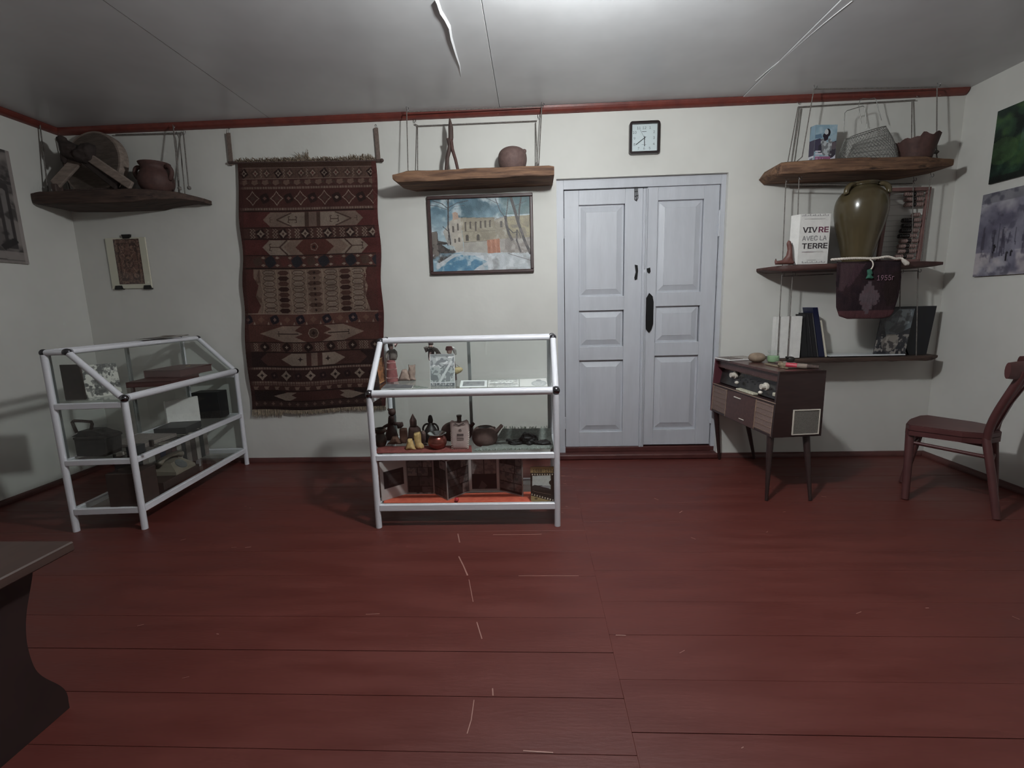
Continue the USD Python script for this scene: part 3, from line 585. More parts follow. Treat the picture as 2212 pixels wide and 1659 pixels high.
def twin(label, mat, lowp, tallp, y, seed, dz=0.0, name='stone_carving'):
    t = T(name, label, 'carving', (np.mean([X(a, b, y) for a, b in tallp]), y, ZA2))
    for nm, pp, dy in (('low_peak', lowp, -.006), ('tall_peak', tallp, .006)):
        z = [(p[0], p[1]) for p in S(pp, y)]; m = min(p[1] for p in z)
        t.part(nm, pillow([(a, max(ZA2, b+dz)) for a, b in z], y+dy, .024, .006, .4, noise=.22, seed=seed), mat, smooth=True)
twin('reddish brown carved stone with two peaks in the middle of the dark clay figures', 'tuff_brown', q([(380, 1010), (450, 820), (510, 710), (620, 700), (680, 790), (730, 1010)]), q([(650, 560), (700, 530), (820, 530), (840, 640), (845, 780), (820, 1000), (700, 1010), (660, 800)]), 2.69, 3, -.012)
twin('yellow ochre carved stone with two peaks at the front of the middle shelf', 'tuff_yellow', q([(770, 1140), (810, 1010), (850, 810), (870, 790), (950, 790), (990, 900), (1030, 1000), (1080, 1150)]), q([(985, 660), (1030, 665), (1070, 650), (1130, 645), (1150, 720), (1155, 900), (1215, 960), (1215, 1050), (1160, 1080), (1090, 1150), (1030, 1010), (1000, 900), (975, 760)]), 2.575, 4, -.004)
y = 2.76
t = T('clay_tower', 'dark brown pointed clay tower ornament behind the yellow stone carving', 'ornament', (X(893, 950, y), y, ZA2))
k = X(894, 930, y)-X(893, 930, y); z1 = Zp(893, 893, y)
t.part('spire', lathe([(0, z1), (7.2*k, z1-14*k), (7.6*k, z1-16*k), (7.2*k, z1-27*k), (0, z1-27*k)], (X(893.5, 930, y), y, 0), 8), 'clay_red')
t.part('tower_base', pillow([(a, max(ZA2, b)) for a, b in S(q([(905, 520), (870, 590), (860, 700), (850, 900), (850, 1090), (1180, 1090), (1170, 700), (1140, 580), (1075, 520)]), y)], y, .03, .007, .35), 'clay_red', smooth=True)
twin('low brown lumpy clay piece between the pointed tower and the copper cup', 'clay_brown', q([(1130, 1000), (1150, 860), (1240, 840), (1300, 900), (1310, 1010)]), q([(1150, 620), (1200, 590), (1250, 640), (1255, 800), (1240, 1000), (1130, 1000)]), 2.66, 6, -.01, 'clay_lump')
y = 2.74
t = T('clay_figurine', 'black clay bell-shaped figure with hands on hips beside the flask', 'figurine', (X(932, 955, y), y, ZA2))
k = X(930, 920, y)-X(929, 920, y); xc = X(930.3, 920, y); zc = Zp(930, 905, y)
t.part('body', lathe(np.vstack([[(0, ZA2)], smooth_prof([(15*k, ZA2), (15.5*k, zc-34*k), (13*k, zc-24*k), (7*k, zc-14*k), (4.4*k, zc-8*k)], 16), [(0, zc-7*k)]]), (xc, y, 0), 28), 'clay_black', smooth=40)
t.part('head', lathe(smooth_prof([(0, zc+8.6*k), (2.6*k, zc+8*k), (4.6*k, zc+3*k), (5.6*k, zc-3*k), (4.4*k, zc-8*k), (0, zc-9*k)], 14), (xc, y, 0), 20), 'clay_black', smooth=True)
for sg in (-1, 1): t.part('arm', tube(spline([(xc+sg*5*k, y, zc-11*k), (xc+sg*11*k, y-.004, zc-11.5*k), (xc+sg*15.4*k, y-.006, zc-17*k), (xc+sg*15.6*k, y-.004, zc-26*k)], 10), .0058, 8), 'clay_black', smooth=True)
y = 2.585
xc = X(946, 975, y); k = X(946, 960, y)-X(945, 960, y)
t = T('copper_cup', 'small round copper pot with a bright tinned rim at the front of the shelf', 'cup', (xc, y, ZA2))
t.part('body', lathe(np.vstack([[(0, ZA2)], smooth_prof([(11*k, ZA2), (18*k, ZA2+8*k), (20.4*k, ZA2+17*k), (17*k, ZA2+26*k), (14.5*k, ZA2+29*k)], 16), [(13*k, ZA2+28*k), (16*k, ZA2+14*k), (0, ZA2+4*k)]]), (xc, y, 0), 36), 'copper', smooth=40)
t.part('rim', lathe([(13.6*k, ZA2+28*k), (14.6*k, ZA2+29*k), (19.8*k, ZA2+33.5*k), (19.6*k, ZA2+34.6*k), (12*k, ZA2+30*k), (6*k, ZA2+27*k), (0, ZA2+26*k), (0, ZA2+25*k), (6*k, ZA2+26*k)], (xc, y, 0), 36), 'tin', smooth=40, label='shiny tinned rim')
y = 2.565
t = T('leather_flask', 'pale leather-covered flask with laced edges and printed lines', 'flask', (X(994, 978, y), y, ZA2))
u5 = lambda pts: [(780+a/5.027, 700+b/5.027) for a, b in pts]
fo = [(a, b+(ZA2-Zp(994, 979, y))) for a, b in S(u5([(985, 1398), (975, 1250), (965, 1110), (985, 1085), (1030, 1098), (1065, 1105), (1110, 1095), (1145, 1078), (1168, 1095), (1178, 1150), (1180, 1260), (1172, 1390), (1160, 1400)]), y)]
fo = [(a, max(ZA2, b)) for a, b in fo]
t.part('cover', pillow(fo, y, .017, .006, .35), 'leather', smooth=True)
zn = Zp(993, 908, y)+(ZA2-Zp(994, 979, y)); xn = X(992, 908, y)
t.part('neck', lathe([(0, zn-.03), (.0125, zn-.03), (.0125, zn-.004), (.015, zn-.002), (.015, zn+.008), (.009, zn+.009), (0, zn+.009)], (xn, y, 0), 20), 'clay_olive', smooth=40)
ring = Polygon(fo).buffer(-.0006).exterior; la = []
for i in range(46):
    p0 = ring.interpolate(i/46, True).coords[0]; p1 = ring.interpolate((i+.45)/46, True).coords[0]
    if p0[1] < ZA2+.105: la.append(tube([(p0[0], y-.005, max(p0[1], ZA2+.0022)), (p1[0]*.9+xn*.1, y-.009, max(p1[1], ZA2+.003))], .0021, 6))
t.part('lacing', cat(la), 'white_cord', smooth=True, label='white lacing around the edge')
pr_ = [prism(LineString(p).buffer(w), .001, (0, y-.0178, 0)) for p, w in (([(xn-.022, zn-.038), (xn-.001, zn-.047), (xn+.026, zn-.036)], .0022), ([(xn-.03, zn-.043), (xn-.022, zn-.044)], .0012), ([(xn+.026, zn-.043), (xn+.033, zn-.041)], .0012))]
cm = (xn+.006, zn-.075)
pr_ += [prism(Polygon([(cm[0]+.010*math.cos(i*np.pi/4+.2)-.001, cm[1]+.010*math.sin(i*np.pi/4+.2)), (cm[0]+.004*math.cos(i*np.pi/4+.6), cm[1]+.004*math.sin(i*np.pi/4+.6)), (cm[0]+.004*math.cos(i*np.pi/4-.2), cm[1]+.004*math.sin(i*np.pi/4-.2))]), .001, (0, y-.0182, 0)) for i in range(8)]
pr_ += [prism(sbox(cm[0]-.018+i*.0075, cm[1]-.032, cm[0]-.0135+i*.0075, cm[1]-.02), .001, (0, y-.0182, 0)) for i in range(5)]
pr_ += [prism(sbox(cm[0]-.021, cm[1]-d, cm[0]+.019, cm[1]-d+.0012), .001, (0, y-.0182, 0)) for d in (.042, .049, .056)]
t.part('stamped_print', cat(pr_), 'ink', label='dark stamped emblem, word and lines')
y = 2.765
t = T('clay_pan', 'round dark clay lidded pan with a side knob behind the leather flask', 'pan', (X(988, 955, y), y, ZA2))
k = X(988, 940, y)-X(987, 940, y); xc = X(988, 940, y); zt = Zp(990, 911, y)
t.part('pan_body', lathe(np.vstack([[(0, ZA2)], smooth_prof([(24*k, ZA2), (32*k, ZA2+10*k), (34*k, zt-22*k)], 8), [(0, zt-22*k)]]), (xc, y-.0, 0), 36, 1, .72), 'clay_dark', smooth=40)
t.part('lid', lathe(smooth_prof([(34.4*k, zt-22*k), (33*k, zt-13*k), (24*k, zt-4*k), (10*k, zt), (0, zt+.001)], 16), (xc, y, 0), 36, 1, .72), 'clay_dark', smooth=40)
t.part('knob', tube([tuple(at(p, r_, 'y', y-.004)) for p, r_ in ((1017, 921), (1022, 916), (1024, 914))], [.012, .010, .009], 10), 'clay_dark', smooth=True)
y = 2.66
xc = X(1048, 960, y); k = X(1048, 940, y)-X(1047, 940, y)
t = T('clay_teapot', 'squat brown clay pot with a straight spout and open top', 'teapot', (xc, y, ZA2))
t.part('body', lathe(np.vstack([[(0, ZA2)], smooth_prof([(20*k, ZA2), (26*k, ZA2+8*k), (27*k, ZA2+24*k), (23*k, ZA2+34*k), (14.5*k, ZA2+39*k)], 18), [(13.4*k, ZA2+38*k), (13*k, ZA2+30*k), (0, ZA2+26*k)]]), (xc, y, 0), 36), 'clay_brown', smooth=40)
t.part('opening', lathe([(0, ZA2+33*k), (12.6*k, ZA2+36*k), (13.2*k, ZA2+37.5*k), (0, ZA2+33.5*k)], (xc, y, 0), 28), 'clay_black', smooth=True, label='dark inside of the pot')
z = ZA2+26*k
t.part('spout', tube([(xc+23*k, y-.006, z), (xc+31*k, y-.01, z+9*k), (xc+38*k, y-.012, z+17*k)], [5.4*k, 4.2*k, 3.6*k], 12), 'clay_brown', smooth=40)
t.part('lug', blob((xc+20*k, y, ZA2+36*k), (4*k, 3*k, 3*k), 2), 'clay_brown', smooth=True)

# the fuzzy mat with its fringe, stones on it
qd = [np.array([X(1085, 926, 2.812), 2.812, ZA2+.004]), np.array([X(1190, 922, 2.812), 2.812, ZA2+.004]), at(1197, 971, 'z', ZA2+.004), at(1022, 975, 'z', ZA2+.004)]
t = T('woven_mat', 'grey-green fringed woven mat at the right of the middle shelf', 'mat', (X(1120, 960, 2.65), 2.65, ZA2))
n = 30; V = []
for i in range(n+1):
    for j in range(n+1):
        u, v = i/n, j/n; p = (1-u)*(1-v)*qd[0]+u*(1-v)*qd[1]+u*v*qd[2]+(1-u)*v*qd[3]
        V.append(p+[0, 0, .003+.004*meshkit.fbm(np.array([u*6, v*6, 1.]), 3, 1)+.042*max(0, .2-v)/.2])
V = np.array(V); i = np.arange((n+1)**2).reshape(n+1, n+1); Q = np.stack([i[:-1, :-1], i[1:, :-1], i[1:, 1:], i[:-1, 1:]], -1).reshape(-1, 4)
t.part('weave', (V, np.vstack([Q[:, [0, 1, 2]], Q[:, [0, 2, 3]]])), 'mat_green', smooth=True)
fr = []
for k_ in range(150):
    u = rng.random(); e = k_ % 3
    p = (1-u)*qd[3]+u*qd[2] if e < 2 else (1-u)*qd[0]+u*qd[1]+[0, 0, .042]
    d = np.array([rng.normal(0, .006), (-.012 if e < 2 else .004), rng.uniform(.004, .016)])
    p = np.array([p[0], max(p[1], 2.505), p[2]+.003]); fr.append(tube([p, p+d*.5+[0, .004, .003], p+d+[0, .01, 0]], [.0022, .0018, .0008], 4))
t.part('fringe', cat(fr), 'mat_fringe', kind='stuff', smooth=True)
def rock(label, px, py, r, y, seed, group=None):
    x = X(px, py, y); m = blob((x, y, ZA2+.008+r[2]*.72), r, 3, .45, 7, seed)
    obj('black_rock', m, 'basalt', label, 'rock', group, smooth=25)
rock('largest jagged black rock on the grey-green mat', 1143, 948, (.05, .04, .036), 2.64, 1)
rock('long flat black rock at the right end of the mat', 1172, 953, (.045, .025, .014), 2.62, 2)
rock('dark rock between the clay teapot and the largest black rock', 1113, 953, (.04, .03, .016), 2.63, 3)
rock('smallest black pebble lying behind the other rocks on the mat', 1098, 938, (.016, .012, .008), 2.69, 4)
p4 = [at(a, b, 'z', ZA2+.004) for a, b in ((818, 964), (1018, 962), (1018, 979), (806, 981))]
p4[2][1] = p4[3][1] = max(2.505, p4[3][1])
obj('red_cloth', trimesh.convex.convex_hull(np.vstack([p4, np.array(p4)-[0, 0, .003]])), 'red_cloth', 'flat dark red cloth under the figures on the middle shelf', 'cloth')

# --- centre case, bottom shelf: the folding picture display
pts = [at(p, q_, 'z', ZA3+.004) for p, q_ in ((825, 1083), (880, 1066), (939, 1066), (967, 1081), (1015, 1061), (1079, 1060), (1130, 1073))]
t = T('folding_display', 'zigzag folding board of framed dark photographs on the bottom shelf', 'photo display', pts[3])
fh = .232
for i in range(6):
    a, b = pts[i].copy(), pts[i+1].copy(); a[2] = b[2] = ZA3+.004
    pan = t.part('board_panel', slab(a, b, fh, .004), 'paper_dull')
    w = np.linalg.norm(b-a)*300; cv = Cv(w, 70, max(24, int(w*1.3)), 80, (150, 140, 138) if i not in (0, 4) else (188, 178, 176))
    g = np.random.default_rng(20+i); m = 1.6
    if i == 0: cv.rect(w*.12, 19, w*.9, 50, (36, 24, 24)); cv.rect(w*.3, 26, w*.78, 46, (62, 50, 50)); cv.tint((40, 30, 30), .2, 4, .7, k=(cv.X > w*.3) & (cv.X < w*.78) & (cv.Y > 26) & (cv.Y < 46))
    elif i == 4:
        cv.rect(4, 2, w-4, 66, (40, 28, 28)); cv.rect(5, 8, w/2-.6, 38, (132, 116, 114)); cv.rect(w/2+.6, 8, w-5, 38, (134, 118, 116)); cv.poly([(w*.3, 64), (w*.42, 50), (w*.6, 60), (w*.5, 66)], (86, 74, 74)); cv.tint((96, 82, 80), .2, 3, .8, k=(cv.Y < 38) & (cv.Y > 8) & (cv.X > 5) & (cv.X < w-5))
    else:
        cv.rect(m, m, w-m, 68, (36, 26, 26)); yy = 3
        while yy < 62:
            hh = g.uniform(12, 19); xx = m+1
            while xx < w-6:
                ww = g.uniform(.3, .7)*w; x2 = min(xx+ww, w-m-1)
                if x2-xx > 3:
                    tone = g.uniform(48, 138); cv.rect(xx, yy, x2, min(yy+hh, 67), (tone, tone*.9, tone*.88))
                    kk = (cv.X > xx) & (cv.X < x2) & (cv.Y > yy) & (cv.Y < yy+hh); cv.tint((tone*.6,)*3, .2, g.integers(50), .7, .5, .56, kk)
                xx = x2+1.3
            yy += hh+1.5
    t.part('photo_print', front_print(cv, a, b, fh), 'print_', under=pan)
    edge = [bx(-.002, .002, -.003, .003, 0, fh)]
p4 = [at(a, b, 'z', ZA3+.003) for a, b in ((833, 1069), (1150, 1062), (1150, 1080), (830, 1084))]
p4[2][1] = p4[3][1] = 2.503
obj('orange_cloth', trimesh.convex.convex_hull(np.vstack([p4, np.array(p4)-[0, 0, .0028]])), 'orange_cloth', 'bright orange flat cloth lying under the folding photo display', 'cloth')
x0 = at(986, 1081, 'z', ZA3+.014)
obj('red_ball', blob((x0[0], max(x0[1], 2.51), ZA3+.0165), (.0125, .0125, .0125), 3), 'red_gloss', 'small shiny red ball at the foot of the folding photo display', 'ball', smooth=True)
a, b = at(1147, 1084, 'z', ZA3+.001), at(1200, 1083, 'z', ZA3+.001); a[1] = b[1] = 2.508; a[2] = b[2] = ZA3+.0005
cv = Cv(52, 74, 156, 222, (52, 36, 26)); cv.rect(0, 0, 52, 12.5, (176, 146, 92))
for i in range(9): cv.rect(3+i*5.2, 14.5, 5.4+i*5.2, 17.6, (206, 190, 170)); yb = 56+i*1.6; cv.rect(1.4+i*5.5, yb, 3.6+i*5.5, yb+3.2, (206, 190, 170))
cv.poly([(0, 60), (44, 72.4), (20, 73), (0, 73)], (168, 138, 84)); cv.ell(11, 67, 3.4, 2.2, (110, 82, 44)); cv.poly([(4, 19), (42, 18), (42.4, 28), (38.6, 31), (38.6, 35), (42, 39), (41.6, 47), (20, 42), (3.4, 40)], (196, 200, 196)); cv.poly([(3.4, 40), (8, 38), (16, 39), (24, 39), (41.6, 47), (41.6, 50), (3.4, 48)], (62, 54, 52)); cv.poly([(20, 41), (30, 39), (41, 40), (41, 46)], (150, 150, 154))
cv.line([(4, 50), (15, 53.5), (30, 56), (42, 58.5)], .6, (150, 126, 112)); cv.grain(.06, .3)
t = T('film_book', 'yellow and brown booklet with a film-strip border and dates at the right end', 'book', (a+b)/2)
t.part('pages', slab(a, b, .205, .006), 'book_brown'); t.part('cover_print', front_print(cv, a, b, .205), 'print_')
t.part('date_lettering', text('1988-1994', .017, a+[.012, -.0012, .2], width=.118).apply_translation([0, 0, -.026]), 'book_brown', label='dates lettering 1988-1994')

# --- left case
Dv = np.array([math.cos(aB), math.sin(aB)]); Nv = np.array([-Dv[1], Dv[0]])
y = 2.492; ZB1, ZB2, ZB3 = .7605, .424, .1315
a, b = at(127, 866, 'y', y), at(184, 866, 'y', y); a[2] = b[2] = ZB1; a[0] = max(a[0], -2.622)
obj('brown_folder', slab(a, b, Zp(150, 788, y)-ZB1, .012), 'book_brown', 'plain dark brown folder standing at the near end of the left case', 'folder')
a = at(188, 863, 'y', y+.03); a[2] = ZB1; b = a+np.array([.085, .14, 0]); b[2] = ZB1
cv = Cv(60, 60, 120, 120, (190, 188, 178)); cv.tint((52, 52, 50), .1, 3, .95, .48, .56); cv.tint((96, 94, 90), .2, 8, .8, .55, .6)
t = T('patterned_card', 'white card with a black floral pattern behind the sloping rail of the left case', 'card', (a+b)/2)
t.part('card', slab(a, b, .185, .003, (-.02, .01)), 'paper'); t.part('front_print', front_print(cv, a, b, .185, (-.02, .01)), 'print_')
def book(name, label, cx, cy, z, w, d, h, rz, mat, page='book_cream', group=None):
    """A closed book lying flat: cover boards, spine and page block."""
    t = T(name, label, 'book', (cx, cy, z), rz, group, local=True)
    t.part('cover', cat(bx(-w/2, w/2, -d/2, d/2, 0, .003, .001), bx(-w/2, w/2, -d/2, d/2, h-.003, h, .001), bx(-w/2, -w/2+.004, -d/2, d/2, .001, h-.001)), mat)
    t.part('pages', bx(-w/2+.004, w/2-.006, -d/2+.005, d/2-.005, .003, h-.003), page); return t
pA, pB = cB[:2]+Dv*.64+Nv*.215, cB[:2]+Dv*.8+Nv*.215
book('album', 'thin reddish album lying lowest under the big red album in the left case', pA[0], pA[1], ZB1, .27, .36, .035, aB-np.pi/2+.1, 'book_red', 'book_red')
tt = book('album', 'big red album with a gold emblem lying on a thinner one in the left case', pB[0], pB[1], ZB1+.036, .25, .34, .05, aB-np.pi/2-.05, 'book_red', 'book_red')
tt.part('emblem', lathe([(0, .0502), (.016, .0502), (.015, .0516), (0, .0516)], (.02, .06, 0), 20), 'gilt', label='round gold emblem')
cv = Cv(30, 20, 60, 40, (176, 170, 162)); cv.rect(2, 2, 14, 18, (96, 88, 84)); cv.rect(16, 3, 28, 10, (120, 100, 92)); cv.tint((70, 62, 60), .2, 2, .9)
def top_paper(name, label, c, w, d, rz, curl, lift, cvp):
    P = cvp.mesh((-w/2, d/2, 0), (w, 0, 0), (0, -d, 0), lambda a, b: np.stack([0*a, 0*a, lift+curl*np.clip(a-.55, 0, 1)**2+curl*.4*np.clip(.3-a, 0, 1)**2], 1))
    t = T(name, label, 'paper', (c[0], c[1], 1.0355), rz, local=True)
    v = P[0].copy(); n_ = len(v); bot = v-[0, 0, .0015]; t.part('sheet', (np.vstack([v, bot]), np.vstack([P[1], P[1][:, ::-1]+n_]), np.vstack([P[2], P[2]])), 'print_')
c0 = cB[:2]+Dv*.86+Nv*.345; top_paper('magazine', 'curling printed sheet lying at the far end on top of the left case', c0, .3, .19, aB, .05, .02, cv)
cv = Cv(30, 20, 60, 40, (120, 110, 104)); cv.rect(3, 3, 26, 17, (84, 76, 72)); cv.tint((150, 140, 132), .2, 5, .8)
c0 = cB[:2]+Dv*.56+Nv*.345; top_paper('magazine', 'dark flat leaflet lying halfway along the top of the left case', c0, .26, .13, aB, .012, .002, cv)

# middle shelf of the left case
y = 2.495
t = T('charcoal_iron', 'old black charcoal iron with a wooden loop handle in the left case', 'iron', (X(187, 986, y), y, ZB2))
lo = [(max(a, -2.618), max(ZB2, b)) for a, b in S([(150, 986), (147, 946), (226, 943), (228, 986)], y)]
t.part('iron_body', cat(prism(Polygon(lo), .11, (0, y+.11, 0)), bx(lo[1][0]-.004, lo[2][0]+.004, y-.004, y+.114, Zp(150, 950, y), Zp(150, 945.5, y), .002)), 'iron_old')
t.part('iron_lid', prism(Polygon(S([(150, 945), (163, 938), (165, 933), (195, 932), (210, 937), (226, 941), (226, 944)], y)), .09, (0, y+.1, 0)), 'iron_old')
t.part('handle', tube([tuple(at(p, q_, 'y', y+.05)) for p, q_ in ((166, 935), (160, 922), (156, 912), (160, 909), (178, 909.5), (197, 911), (199, 916), (197, 927), (190, 934))], .0085, 10), 'wood_dark', smooth=True)
t.part('latch', bx(X(176, 0, y), X(186, 0, y), y-.012, y+.002, ZB2+.06, ZB2+.1, .003), 'iron_old')
def lbox(name, label, cat_, u, v, w, d, z, h, mat, dr=0.0):
    """A box on a shelf of the left case; u along it from its near end, v back from its front."""
    p = cB[:2]+Dv*u+Nv*v; t = bx(-w/2, w/2, -d/2, d/2, 0, h, .002); r = aB+dr
    obj(name, moved(t, lambda q: rotz(q, r)+[p[0], p[1], z]), mat, label, cat_)
lbox('white_card', 'white blank card box standing under the shelf in the left case', 'card box', .82, .25, .23, .02, ZB2+.0005, .19, 'paper', -.45)
lbox('black_box', 'black box standing at the far end of the left case', 'box', 1.06, .19, .12, .2, ZB2+.0005, .2, 'book_black')
lbox('document_folder', 'dark folder lying flat in the middle of the left case', 'folder', .62, .16, .2, .2, ZB2+.0005, .045, 'book_black', .1)
lbox('document_folder', 'grey leaflet pile lying flat near the iron in the left case', 'folder', .36, .22, .26, .26, ZB2+.0005, .022, 'cloth_grey', -.1)
lbox('matchbox', 'tiny pale box beside the charcoal iron', 'box', .07, .13, .035, .025, ZB2+.0005, .02, 'paper_dull')
lbox('ink_pot', 'small black block behind the tiny pale box near the iron', 'ink pot', .11, .07, .07, .06, ZB2+.0005, .05, 'book_black')
# bottom shelf of the left case
lbox('dark_case', 'dark brown box standing on the bottom shelf below the iron', 'box', .1, .11, .16, .17, ZB3+.0005, .2, 'book_brown')
lbox('flat_box', 'flat brown box lying under the cream telephone', 'box', .45, .17, .36, .22, ZB3+.0005, .05, 'book_brown')
p = cB[:2]+Dv*.5+Nv*.14
t = T('telephone', 'old cream desk telephone on the bottom shelf of the left case', 'telephone', (p[0], p[1], ZB3+.051), aB, local=True)
t.part('phone_body', loft([[(-.1, -.075, 0), (.1, -.075, 0), (.1, .075, 0), (-.1, .075, 0)], [(-.098, -.073, .02), (.098, -.073, .02), (.098, .075, .03), (-.098, .075, .03)], [(-.06, -.02, .07), (.06, -.02, .07), (.06, .05, .075), (-.06, .05, .075)]]), 'plastic_cream', smooth=30)
t.part('dial', moved(lathe([(0, 0), (.04, 0), (.038, .006), (.014, .007), (0, .008)], (0, 0, 0), 24), lambda v: np.stack([v[:, 0], v[:, 1]*.75-v[:, 2]*.6-.044, v[:, 1]*.62+v[:, 2]*.78+.047], 1)), 'case_alu', smooth=40)
t.part('handset', tube([(-.11, .02, .082), (-.07, .02, .1), (0, .02, .108), (.07, .02, .1), (.11, .02, .082)], [.022, .017, .014, .017, .022], 10), 'plastic_cream', smooth=True)
bk = [(-.018, (104, 104, 100)), (0, (60, 62, 60)), (0, (84, 78, 74))]
cols = ['book_black', 'cloth_grey', 'paper_dull', 'book_brown', 'book_navy', 'cloth_dark', 'book_red', 'paper_dull', 'book_black', 'cloth_grey', 'book_brown', 'paper_dull', 'book_black', 'cloth_grey']
ordn = ['first', 'second', 'third', 'fourth', 'fifth', 'sixth', 'seventh', 'eighth', 'ninth', 'tenth', 'eleventh', 'twelfth', 'thirteenth', 'last']
cn = {'book_black': 'black', 'cloth_grey': 'grey', 'paper_dull': 'pale', 'book_brown': 'brown', 'book_navy': 'navy', 'cloth_dark': 'dark grey', 'book_red': 'red'}
u = .3
for i, m in enumerate(cols):
    w = rng.uniform(.04, .062); h = rng.uniform(.19, .235); p = cB[:2]+Dv*(u+w/2)+Nv*.3
    t = T('upright_book', f'{cn[m]} upright book, {ordn[i]} of the row from the near end of the left case', 'book', (p[0], p[1], ZB3+.0005), aB, 'books at the back of the bottom shelf', local=True)
    t.part('cover', cat(bx(-w/2, -w/2+.003, -.065, .065, 0, h), bx(w/2-.003, w/2, -.065, .065, 0, h), bx(-w/2, w/2, -.065, -.061, 0, h, .0012)), m)
    t.part('pages', bx(-w/2+.003, w/2-.003, -.06, .06, .003, h-.004), 'book_cream'); u += w+.002

# ------------------------------------------------------------------ wall hangings
SPEC.update(
    kilim=dict(attr=True, rough=0.95, var=0.22, scale=260, stretch=(0.5, 1, 2.2), bump=0.0025, bscale=300, spec=0.1),
    rug_fringe=dict(c=(160, 142, 118), c2=(122, 106, 90), rough=0.95, scale=40),
    webbing=dict(c=(122, 104, 94), c2=(104, 88, 80), rough=0.9, scale=60),
    oil=dict(attr=True, rough=0.5, bump=0.0012, bscale=160), charcoal=dict(attr=True, rough=0.8),
    frame_brown=dict(c=(62, 42, 42), c2=(74, 50, 48), rough=0.45, scale=20),
    clock_frame=dict(c=(36, 24, 26), rough=0.3), clock_face=dict(c=(206, 214, 220), rough=0.5), clock_ink=dict(c=(110, 114, 120), rough=0.6), clock_hand=dict(c=(50, 50, 54), rough=0.4), clear_glass=dict(kind='pane'),
    clip_black=dict(c=(18, 16, 16), rough=0.4), steel=dict(c=(150, 150, 152), rough=0.3, metal=1.0),
    cord_grey=dict(c=(128, 122, 116), c2=(98, 92, 88), rough=0.9, scale=90),
    plank_old=dict(c=(84, 56, 40), c2=(134, 96, 66), rough=0.8, scale=7, stretch=(0.5, 5, 6), bump=0.004, bscale=9, c3=(40, 27, 22), scale3=5, lo3=0.6, hi3=0.7),
    plank_dark=dict(c=(58, 42, 36), c2=(84, 62, 52), rough=0.8, scale=7, stretch=(0.5, 5, 6), bump=0.004, bscale=9, c3=(30, 22, 20), scale3=5, lo3=0.6, hi3=0.7),
    plank_red=dict(c=(70, 42, 38), c2=(88, 54, 48), rough=0.6, scale=7, stretch=(0.5, 5, 6), bump=0.002, bscale=9),
    wood_grey=dict(c=(122, 106, 96), c2=(150, 132, 120), rough=0.85, scale=10, stretch=(1, 3, 5), bump=0.003),
    hide=dict(c=(140, 122, 110), c2=(160, 142, 128), rough=0.85, scale=14, bump=0.004), hide_dark=dict(c=(44, 34, 31), c2=(60, 47, 43), rough=0.85, scale=14, bump=0.006),
    wire=dict(c=(150, 150, 146), rough=0.4, metal=0.8),
    olive_glaze=dict(c=(76, 66, 44), c2=(90, 78, 51), rough=0.22, scale=5, bump=0.0015, bscale=12, c3=(74, 61, 36), scale3=9, lo3=0.58, hi3=0.75, stretch=(1, 1, 0.5)),
    abacus_wood=dict(c=(118, 82, 78), c2=(134, 96, 90), rough=0.6, scale=12), bead_dark=dict(c=(34, 26, 24), rough=0.35), bead_light=dict(c=(138, 110, 104), rough=0.4),
    bag_weave=dict(attr=True, rough=0.95, var=0.2, scale=200, stretch=(1, 1, 3), bump=0.002, bscale=220, spec=0.1), green_knot=dict(c=(40, 104, 84), rough=0.8),
    horn_red=dict(c=(104, 62, 56), c2=(120, 74, 66), rough=0.5, scale=30), text_dark=dict(c=(60, 52, 58), rough=0.6), text_plum=dict(c=(112, 44, 74), rough=0.6), text_grey=dict(c=(128, 126, 130), rough=0.6), text_pink=dict(c=(150, 110, 128), rough=0.7),
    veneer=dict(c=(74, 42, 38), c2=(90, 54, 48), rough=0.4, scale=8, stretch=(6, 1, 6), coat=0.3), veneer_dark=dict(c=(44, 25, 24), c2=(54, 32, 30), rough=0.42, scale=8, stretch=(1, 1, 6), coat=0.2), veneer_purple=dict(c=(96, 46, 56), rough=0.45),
    grille=dict(c=(136, 112, 104), c2=(116, 94, 88), rough=0.9, scale=180), grille_grey=dict(c=(120, 116, 108), c2=(98, 94, 88), rough=0.9, scale=200), dial=dict(c=(42, 40, 40), c2=(58, 56, 54), rough=0.2, scale=14), ivory=dict(c=(214, 206, 192), rough=0.35), key_cream=dict(c=(196, 190, 166), rough=0.4), brass_line=dict(c=(170, 140, 118), rough=0.4, metal=0.3), recess=dict(c=(24, 15, 15), rough=0.6),
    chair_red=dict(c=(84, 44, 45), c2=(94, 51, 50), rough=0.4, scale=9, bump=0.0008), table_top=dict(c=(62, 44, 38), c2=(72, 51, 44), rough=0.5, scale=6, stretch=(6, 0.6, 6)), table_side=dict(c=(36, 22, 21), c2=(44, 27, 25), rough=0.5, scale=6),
    wax_green=dict(c=(140, 176, 130), rough=0.5), jar_glass=dict(kind='pane'), gourd=dict(c=(134, 112, 92), c2=(150, 128, 106), rough=0.8, scale=20, bump=0.001), paint_red=dict(c=(190, 44, 66), rough=0.45), twig=dict(c=(150, 132, 104), c2=(120, 102, 80), rough=0.85, scale=30), plastic_clear=dict(c=(206, 210, 214), rough=0.25, spec=0.6), photo_black=dict(c=(20, 20, 28), rough=0.35),
)

